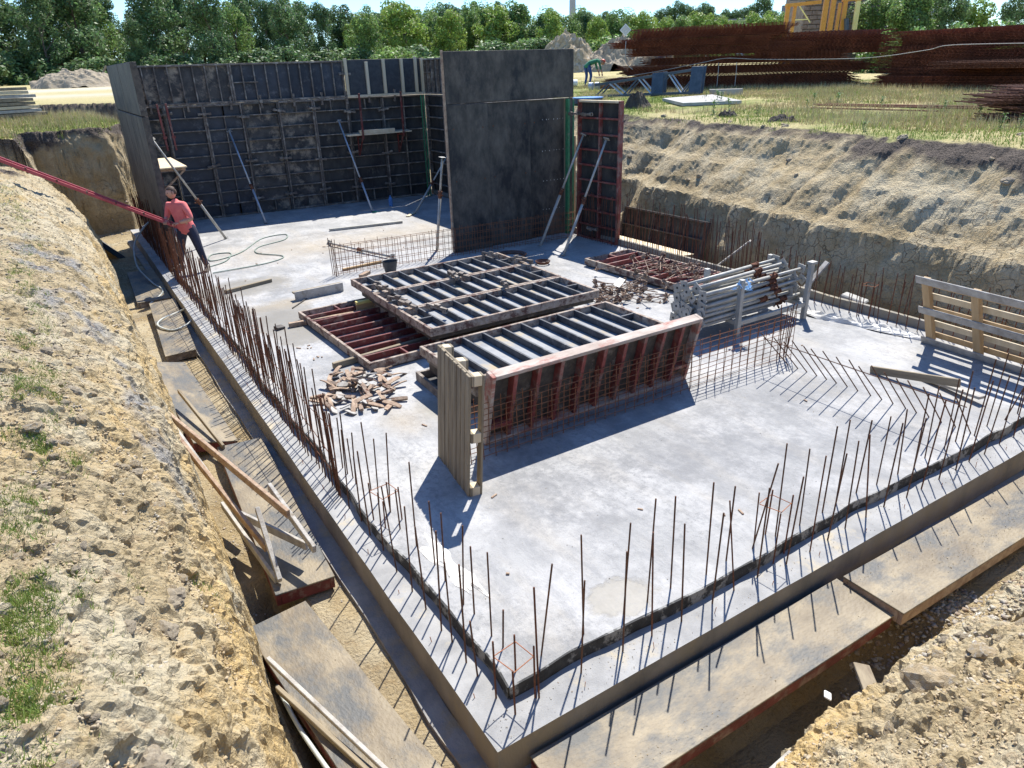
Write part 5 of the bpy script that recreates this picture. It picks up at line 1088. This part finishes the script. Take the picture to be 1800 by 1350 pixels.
T = thing('shed', 'low dark shed under the trees at the left', 'shed', (-4.6,103,gz(-4,103)-.2), (0,0,R(-6))); pbox('wall', (0,0,0), (12,4,2.1), 'shed', T, 0); pbox('roof', (-.3,-.5,2.1), (12.3,4.5,2.3), 'rust', T, 0); pbox('door', (4.2,-.05,.1), (7,-.001,1.9), 'facade', T, 0)
tag(pbar('post', (5.4,80,3.1), (6.6,80.5,4.9), .14, .14, 'wood'), 'leaning wooden post in the dry field left of the formwork', 'post')

# ---------------------------------------------------------------- trees
def crown_mesh(seed, n, w_, h_, mname, leaf=.26, low=.08, lobes=38):
    g = np.random.default_rng(seed)
    C = []
    for k in range(lobes):
        t = g.uniform(low, 1); rad = w_/2*np.sqrt(max(.05, 1-((t-.42)/.62)**2)); a = g.uniform(0, 6.28); rr = rad*g.uniform(.25, .95)
        C.append((rr*np.cos(a), rr*np.sin(a), t*h_, g.uniform(.16, .34)*w_*.62))
    C = np.array(C); i = g.integers(0, lobes, n); dd = g.normal(size=(n,3)); dd /= np.linalg.norm(dd, axis=1)[:,None]
    R_ = C[i,3][:,None]*(g.uniform(.45, 1.05, n)**.5)[:,None]; c = C[i,:3]+dd*R_*np.array([1,1,1.15]); c[:,2] = np.clip(c[:,2], low*h_*.8, None)
    nrm = dd+g.normal(size=(n,3))*.7; nrm /= np.linalg.norm(nrm, axis=1)[:,None]
    u = np.cross(nrm, g.normal(size=(n,3))); u /= np.linalg.norm(u, axis=1)[:,None]; v = np.cross(nrm, u)
    s = (leaf*g.uniform(.55, 1.3, n))[:,None]
    P_ = np.stack([c-u*s, c-v*s*.55, c+u*s, c+v*s*.55], 1).reshape(-1, 3)
    me = bpy.data.meshes.new('crown'); Q = np.arange(4*n, dtype=np.int32)
    me.vertices.add(4*n); me.vertices.foreach_set('co', P_.astype(np.float32).ravel()); me.loops.add(4*n); me.loops.foreach_set('vertex_index', Q)
    me.polygons.add(n); me.polygons.foreach_set('loop_start', np.arange(0, 4*n, 4, dtype=np.int32)); me.update(); me.materials.append(MT[mname]); return me
def trunk_mesh(seed, h_, r0):
    random.seed(seed); mb = MB(); tp = (rj(.3), rj(.3), h_*.62); mb.tube((0,0,-.5), (tp[0]*.5,tp[1]*.5,h_*.3), r0, 7, r0*.75); mb.tube((tp[0]*.5,tp[1]*.5,h_*.3), tp, r0*.75, 7, r0*.35)
    for k in range(6):
        z = h_*(.18+.08*k); a = random.random()*6.28; l = h_*.28; mb.tube((tp[0]*.4,tp[1]*.4,z), (l*math.cos(a)*.8,l*math.sin(a)*.8,z+l*.9), r0*.4, 5, r0*.12)
    return mb.mesh('bark', 'trunk')
CR = {}
for k, (mn, w_, h_) in enumerate([('leaf_dk',6.4,10),('leaf_dk',5.6,11),('leaf_md',6.2,9),('leaf_md',5.2,7.5),('leaf_lt',5.8,7),('leaf_lt',4.6,6.4)]):
    CR[k] = (crown_mesh(40+k, 9500, w_, h_, mn, .155), trunk_mesh(60+k, h_, .19))
CH = {k: max(v.co.z for v in CR[k][0].vertices) for k in CR}
HA = ([-12,.5,4,5.4,6.4,8.2,12,14.7,18.8,20.7,23.5,28,31,35,40,42,52],[11.6,10.6,11.4,8.6,7,9.8,10.2,10.2,9,7.6,7.8,8.1,7.5,7.2,6.5,5.8,5.0])
def hs(az, d_, kind): return float(np.interp(az, *HA))*d_/105/CH[kind]*(1+rj(.13))
def tree(x, y_, kind, s, label, group, z=None, sz=1.):
    T = thing('broadleaf_tree', label, 'tree', (x, y_, gz(x, y_) if z is None else z), (0,0,random.random()*6.28), group); q_ = random.uniform(.82, 1.2); T.scale = (s*q_, s*q_, s*sz)
    newobj('crown', CR[kind][0], T); newobj('trunk', CR[kind][1], T); return T
def polar(px_az, d_): a = R(px_az); return d_*math.sin(a), d_*math.cos(a)
random.seed(11)
ORD = 'first second third fourth fifth sixth seventh eighth ninth tenth eleventh twelfth thirteenth fourteenth fifteenth sixteenth seventeenth eighteenth nineteenth'.split()
GD = 'dark trees along the left of the tree line'; LD = 'dark green tree in the dense row behind the left field'
for i, az in enumerate(np.linspace(-9, 22, 19)):
    d_ = 96+(i % 3)*6+rj(2); x, y_ = polar(az+rj(.5), d_); tree(x, y_, [0,1,0,2,1][i % 5], hs(az, d_, [0,1,0,2,1][i % 5]), ORD[i]+' from the left of the dark green trees behind the left field', GD)
for i, az in enumerate(np.linspace(-9, 41, 44)):
    d_ = 113+rj(5); x, y_ = polar(az+rj(.5), d_); k_ = [1,0,2,0][i % 4]; tree(x, y_, k_, hs(az, d_, k_)*(.92+rj(.08)), 'dark tree of the back row seen through gaps in the tree line', 'back row of the tree line')
GM = 'fresh green trees in the middle of the tree line'; LM = 'fresh green tree in the row behind the formwork walls'
for i, az in enumerate(np.linspace(21, 42, 19)):
    d_ = 104+(i % 3)*7+rj(3); x, y_ = polar(az+rj(.4), d_); tree(x, y_, [4,2,5,4,3,2][i % 6], hs(az, d_, [4,2,5,4,3,2][i % 6]), ORD[i]+' from the left of the fresh green trees behind the formwork walls', GM)
for i, (az, d_, s) in enumerate([(23.6,120,.98),(26.8,122,1.0),(29.5,124,1.02),(37.6,122,.86)]): x, y_ = polar(az, d_); tree(x, y_, 2, s, ['dark crown rising above the tree line left of the big panels', 'rounded crown rising above the tree line left of the chimney', 'crown rising above the tree line right of the chimney', 'pointed dark crown above the tree line near the spoil heaps'][i], 'taller trees standing behind the tree line')
for i, az in enumerate(np.linspace(42.5, 52.2, 11)):
    d_ = 118+(i % 2)*8; x, y_ = polar(az, d_); tree(x, y_, [5,4,3,4][i % 4], hs(az, d_, [5,4,3,4][i % 4]), ORD[i]+' light green tree in the low row above the left mesh stack', 'light green trees above the left mesh stack')
for i, az in enumerate(np.linspace(43, 50.5, 13)):
    x, y_ = polar(az, 320); tree(x, y_, 1, 1.42+rj(.2), 'tall poplar like tree behind the long flat block', 'trees behind the long flat block', sz=1.12)
for i, (az, d_, k, s) in enumerate([(56.9,66,2,.52),(57.9,68,0,.50),(59.0,62,3,.60),(60.2,64,2,.50),(61.3,62,0,.47),(62.6,66,5,.60),(64.4,90,0,.50),(65.6,92,0,.54),(66.8,92,1,.52)]):
    x, y_ = polar(az, d_); tree(x, y_, k, s, ['first', 'second', 'third', 'fourth', 'fifth', 'sixth', 'seventh', 'eighth', 'ninth'][i]+' tree to the right of the masonry tower above the right mesh stack', 'trees right of the tower')
x, y_ = polar(37.0, 66); tree(x, y_, 5, .42, 'small bright yellow green tree just right of the big black panels', None)
SH = crown_mesh(91, 2600, 3.4, 1.6, 'leaf_lt', .13, .02, 30); SH2 = crown_mesh(92, 2600, 3.2, 1.9, 'leaf_md', .13, .02, 30); SH3 = crown_mesh(93, 2600, 3.2, 1.9, 'leaf_dk', .13, .02, 30)
for i, az in enumerate(np.linspace(57.4, 68, 15)):
    x, y_ = polar(az, 46+(i % 2)*2.5); o = newobj('shrub', [SH, SH2][i % 3 == 0], None, (x, y_, gz(x, y_)-.1+.03*i), (0,0,random.random()*6)); o.scale = (.85,.85,.85); tag(o, 'bright green shrub in the low thicket behind the right mesh stack', 'shrub', 'shrubs behind the right mesh stack')
for i, az in enumerate(np.linspace(-8, 44, 34)):
    x, y_ = polar(az+rj(.5), 93+rj(4)); o = newobj('shrub', SH3 if i < 20 or i % 2 else SH2, None, (x, y_, gz(x, y_)-.1), (0,0,random.random()*6)); k_ = random.uniform(.6,1.5); o.scale = (1.9,1.9,k_); tag(o, 'low shrub at the foot of the tree line', 'shrub', 'shrubs at the foot of the tree line')

# ---------------------------------------------------------------- grass
def blades(name, X, Y, H_, W_, m, lean=.45):
    n = len(X); Z = ground(X, Y)-.01; a = rng.uniform(0, 6.28, n); b = rng.uniform(0, 6.28, n); l = H_*lean*rng.uniform(0, 1, n)
    ux, uy = np.cos(a)*W_/2, np.sin(a)*W_/2
    P_ = np.stack([np.stack([X-ux, Y-uy, Z], -1), np.stack([X+ux, Y+uy, Z], -1), np.stack([X+np.cos(b)*l, Y+np.sin(b)*l, Z+H_*np.sqrt(1-np.minimum(lean*.9,.9)**2*.5)], -1)], 1).reshape(-1, 3)
    me = bpy.data.meshes.new(name); me.vertices.add(3*n); me.vertices.foreach_set('co', P_.astype(np.float32).ravel()); me.loops.add(3*n); me.loops.foreach_set('vertex_index', np.arange(3*n, dtype=np.int32))
    me.polygons.add(n); me.polygons.foreach_set('loop_start', np.arange(0, 3*n, 3, dtype=np.int32)); me.update(); me.materials.append(MT[m]); return tag(newobj(name, me), kind='stuff')
def scatter(n, x0, x1, y0, y1, f_):
    X = rng.uniform(x0, x1, n); Y = rng.uniform(y0, y1, n); k = f_(X, Y); return X[k], Y[k]
def turf(X, Y, dmin=2.2): 
    z, dd, tt = terr(X, Y); return (dd > dmin) & (fieldz(np.hypot(X, Y))-z < .22)
nzf = lambda X, Y, s=.6, sd=3: fbm(X, Y, 0, 3, s, sd)
X, Y = scatter(150000, 12.4, 30, 4, 34, lambda X, Y: turf(X, Y, 2.0) & (nzf(X, Y) < .22) & (rng.random(len(X)) < np.clip(1.4-np.hypot(X-12, Y-8)/26, .2, 1)))
blades('grass', X, Y, rng.uniform(.04, .11, len(X)), .016, 'grass')
X, Y = scatter(90000, 14, 30, 5, 34, lambda X, Y: turf(X, Y, 2.6) & ((nzf(X, Y, .5, 9) > .08) | (np.abs((X-19.5)*.55+(Y-13)*.83) < 7) & (X > 20.0)))
blades('dry_grass', X, Y, rng.uniform(.08, .26, len(X)), .014, 'grass_dry')
X, Y = scatter(60000, -8, 2.6, 22.5, 31.5, lambda X, Y: turf(X, Y, .22))
blades('grass', X[::2], Y[::2], rng.uniform(.05, .16, len(X[::2])), .02, 'grass'); blades('dry_grass', X[1::3], Y[1::3], rng.uniform(.1, .30, len(X[1::3])), .016, 'grass_dry')
X, Y = scatter(26000, -7, -.6, 13, 23, lambda X, Y: (X < -1.0-.02*Y+.3*nzf(X, Y, 1., 5)) & (nzf(X, Y) > -.2)); blades('grass', X, Y, rng.uniform(.05, .14, len(X)), .018, 'grass')
def tuft(cx, cy, sx, sy, n, m='grass_dk', h=(.04,.11)):
    X = rng.normal(cx, sx, n); Y = rng.normal(cy, sy, n); k = nzf(X, Y, 6, 4) > -.15; return X[k], Y[k], h
TU = [(-.52,5.3,.07,.22,1600),(-.38,5.1,.05,.16,900),(-.56,4.9,.05,.2,900),(-.44,4.62,.04,.10,700),(-.28,4.45,.03,.10,500),(-.55,3.7,.06,.2,1100),(-.48,3.05,.07,.16,1600),(-.56,2.95,.05,.16,1000),(-.48,2.75,.06,.12,900),(-.35,3.15,.04,.08,350),(-.49,2.42,.05,.07,900),(-.43,2.32,.03,.05,500),(-.57,2.45,.04,.10,600),(-.17,3.36,.03,.05,160),(-.50,4.0,.05,.12,900),(-.52,6.4,.06,.25,900),(-.45,8.0,.06,.4,900),(-.30,2.75,.04,.08,350),(-.15,2.3,.03,.05,160),(.22,3.85,.03,.06,200),(.12,3.9,.03,.06,120),(.30,4.0,.02,.06,140),(-.51,2.15,.03,.04,250),(-.55,9.0,.08,.5,1500),(-.40,10.4,.06,.5,800),(-.55,13,.08,.8,1200),(-.72,14.6,.1,.9,1500),(-.38,5.9,.05,.2,500),(-.40,7.2,.05,.3,500),(-.9,7,.15,1.5,1500)]
Xa, Ya = [], []
for t in TU: x, y_, h = tuft(*t); Xa.append(x); Ya.append(y_)
X, Y = np.concatenate(Xa), np.concatenate(Ya); blades('grass', X, Y, rng.uniform(.02, .07, len(X)), .0055, 'grass', .9)
# weeds on the right crest: rosettes of narrow leaves
WD = []
for k in range(3):
    mb = MB()
    for q in range(26):
        a = random.random()*6.28; z0 = random.random()*.22; l = .05+random.random()*.06; ca, sa = math.cos(a), math.sin(a)
        mb.add([(0,0,z0),(ca*l*.5-sa*.012,sa*l*.5+ca*.012,z0+.035),(ca*l,sa*l,z0+.02),(ca*l*.5+sa*.012,sa*l*.5-ca*.012,z0+.03)], [(0,1,2,3)])
    mb.tube((0,0,0), (0,0,.24), .004, 4); WD.append(mb.mesh('grass_dk', 'weed'))
for i in range(26):
    x, y_ = random.uniform(13.6, 20), random.uniform(6, 20); o = newobj('weed', WD[i % 3], None, (x, y_, gz(x, y_)-.02), (rj(.1), rj(.1), i)); k_ = random.uniform(.6, 1.7); o.scale = (k_, k_, k_); tag(o, 'leafy green weed in the grass of the right field', 'weed', 'weeds on the right field')

# ---------------------------------------------------------------- clods and stones
def rock_mesh(seed, m, sub=3, sq=(1,.8,.6)):
    bm = bmesh.new(); bmesh.ops.create_icosphere(bm, subdivisions=sub, radius=1)
    co = np.array([v.co[:] for v in bm.verts]); nn = 1+.55*fbm(co[:,0], co[:,1], co[:,2], 3, 1.3, seed)+.22*fbm(co[:,0], co[:,1], co[:,2], 3, 3.5, seed+5, .6, True)
    for v, k in zip(bm.verts, nn): v.co = Vector((v.co.x*sq[0], v.co.y*sq[1], v.co.z*sq[2]))*float(k)
    me = bpy.data.meshes.new('clod'); bm.to_mesh(me); bm.free(); me.materials.append(MT[m]); return me
RK = [rock_mesh(i, m, 3) for i, m in enumerate(['soil_o','soil_g','soil_o','soil_g','soil_o'])]
def clod(x, y_, s, lab, grp, k=None, dz=0):
    o = newobj('soil_clod', RK[k if k is not None else random.randrange(5)], None, (x, y_, gz(x, y_)-s*.08+dz), (rj(.5), rj(.5), random.random()*6.28)); o.scale = (s, s, s); return tag(o, lab, 'clod', grp)
random.seed(5)
for i in range(150):
    x = random.uniform(-.75, .2); y_ = 1.6+random.random()**1.4*6; clod(x, y_, .015+.05*random.random()**2, 'lump of dry clay lying on the left spoil bank', 'clay lumps on the left bank')
clod(-.04,2.12,.10,'big grey clay block on the near left bank beside the grass tuft','large clay blocks',1); clod(.0,1.72,.09,'pale clay block at the bottom edge of the near left bank','large clay blocks',2); clod(-.22,2.25,.07,'smaller grey clay block left of the big one','large clay blocks',3)
clod(-.95,3.7,.08,'pale brown clay block at the left edge of the picture','large clay blocks',2); clod(.12,2.5,.10,'dark rooty clod on the brink of the left bank','large clay blocks',3)
for i in range(60):
    x = random.uniform(2.2, 6.5); y_ = random.uniform(.6, 1.6); clod(x, y_, random.uniform(.02, .06), 'lump of yellow clay on the near soil mound', 'clay lumps on the near mound')
clod(3.52,1.28,.15,'big yellow clay block on top of the near mound','large clay blocks',0,.04); clod(4.0,1.25,.08,'medium clay block right of the big yellow one','large clay blocks',4,.02); clod(2.35,1.72,.09,'clay block beside the dark trench at the bottom of the picture','large clay blocks',1)
for i in range(40):
    y_ = random.uniform(3.2, 9); clod(10.75+rj(.25), y_, random.uniform(.04, .11), 'grey lump of rubble between the far kerb and the bank', 'rubble behind the far kerb', random.choice((1,3)))
for i in range(24):
    x, y_ = random.uniform(12.2, 14.5), random.uniform(5, 17); clod(x, y_, random.uniform(.04, .10), 'clod lying on the right bank slope', 'clods on the right bank')
tag(pbox('concrete_block', (10.6,6.35,-.12), (10.9,6.75,.16), 'conc_lt', None, .02, (.2,.1,.3)), 'white broken concrete block behind the far kerb', 'block')
def gravel(name, pts, s0, s1, m='stone'):
    base = bmesh.new(); bmesh.ops.create_icosphere(base, subdivisions=1, radius=1); bv = np.array([v.co[:] for v in base.verts]); bf = np.array([[v.index for v in q.verts] for q in base.faces]); base.free()
    n = len(pts); s = rng.uniform(s0, s1, n); an = rng.uniform(0, 6.28, n); sc3 = rng.uniform(.5, 1.2, (n, 3)); sc3[:,2] *= .6
    V = bv[None]*sc3[:,None,:]*s[:,None,None]*(1+.5*rng.uniform(-1, 1, (n, len(bv), 1)))
    ca, sa = np.cos(an)[:,None], np.sin(an)[:,None]; x = V[:,:,0]*ca-V[:,:,1]*sa; y_ = V[:,:,0]*sa+V[:,:,1]*ca
    V = np.stack([x+pts[:,0:1], y_+pts[:,1:2], V[:,:,2]+pts[:,2:3]+s[:,None]*.0], -1).reshape(-1, 3)
    Fa = (bf[None]+np.arange(n)[:,None,None]*len(bv)).reshape(-1, 3)
    me = bpy.data.meshes.new(name); me.vertices.add(len(V)); me.vertices.foreach_set('co', V.astype(np.float32).ravel()); me.loops.add(Fa.size); me.loops.foreach_set('vertex_index', Fa.astype(np.int32).ravel())
    me.polygons.add(len(Fa)); me.polygons.foreach_set('loop_start', np.arange(0, Fa.size, 3, dtype=np.int32)); me.update(); me.materials.append(MT[m]); return tag(newobj(name, me), kind='stuff')
def gp3(n, x0, x1, y0, y1, f_=None):
    X, Y = rng.uniform(x0, x1, n), rng.uniform(y0, y1, n)
    if f_ is not None: k = f_(X, Y); X, Y = X[k], Y[k]
    return np.stack([X, Y, ground(X, Y)], -1)
gravel('gravel', gp3(5200, 4.1, 9, 1.3, 2.35, lambda X, Y: nzf(X, Y, 2, 3) > -.25), .006, .028)
gravel('gravel', gp3(2600, .5, 1.5, 2.4, 16, lambda X, Y: nzf(X, Y, 2, 3) > .0), .005, .018)
gravel('gravel', gp3(2400, 10.42, 11.15, 3, 14), .01, .05)
gravel('clay_crumbs', gp3(16000, -.9, .4, 1.2, 7), .003, .013, 'soil_o')
gravel('clay_crumbs', gp3(9000, 1.2, 6, .4, 1.9), .004, .016, 'soil_o')
gravel('clay_crumbs', gp3(2500, -1.2, .5, 6, 16), .006, .03, 'soil_g')
gravel('gravel', gp3(3500, -2, 9, 23.5, 36, lambda X, Y: dist_at(X, Y) < .1), .02, .06)

def on_plane(n, x0, x1, y0, y1, z, zx=0):
    X, Y = rng.uniform(x0, x1, n), rng.uniform(y0, y1, n); k = nzf(X, Y, 2.2, 61) > rng.uniform(-.6, .5, n); X, Y = X[k], Y[k]; return np.stack([X, Y, z+zx*(X-x0)], -1)
gravel('mud_crumbs', on_plane(700, 1.8, 4.6, 2.17, 2.6, -.160), .001, .0045, 'soil_o')
gravel('mud_crumbs', on_plane(900, 4.8, 7.7, 2.10, 2.5, -.093, -.021), .001, .005, 'soil_o')
gravel('mud_crumbs', on_plane(700, .80, 1.2, 2.2, 4.8, -.184), .001, .004, 'soil_o')
gravel('concrete_crumbs', on_plane(5000, 1.9, 10.0, 3.1, 21, .1035), .001, .005)
gravel('concrete_crumbs', on_plane(1400, 1.5, 10.0, 2.70, 2.92, .002), .001, .005)
# ---------------------------------------------------------------- tidy
for o in list(bpy.data.objects):
    if '_L' in o: del o['_L']
sc.render.engine = 'CYCLES'
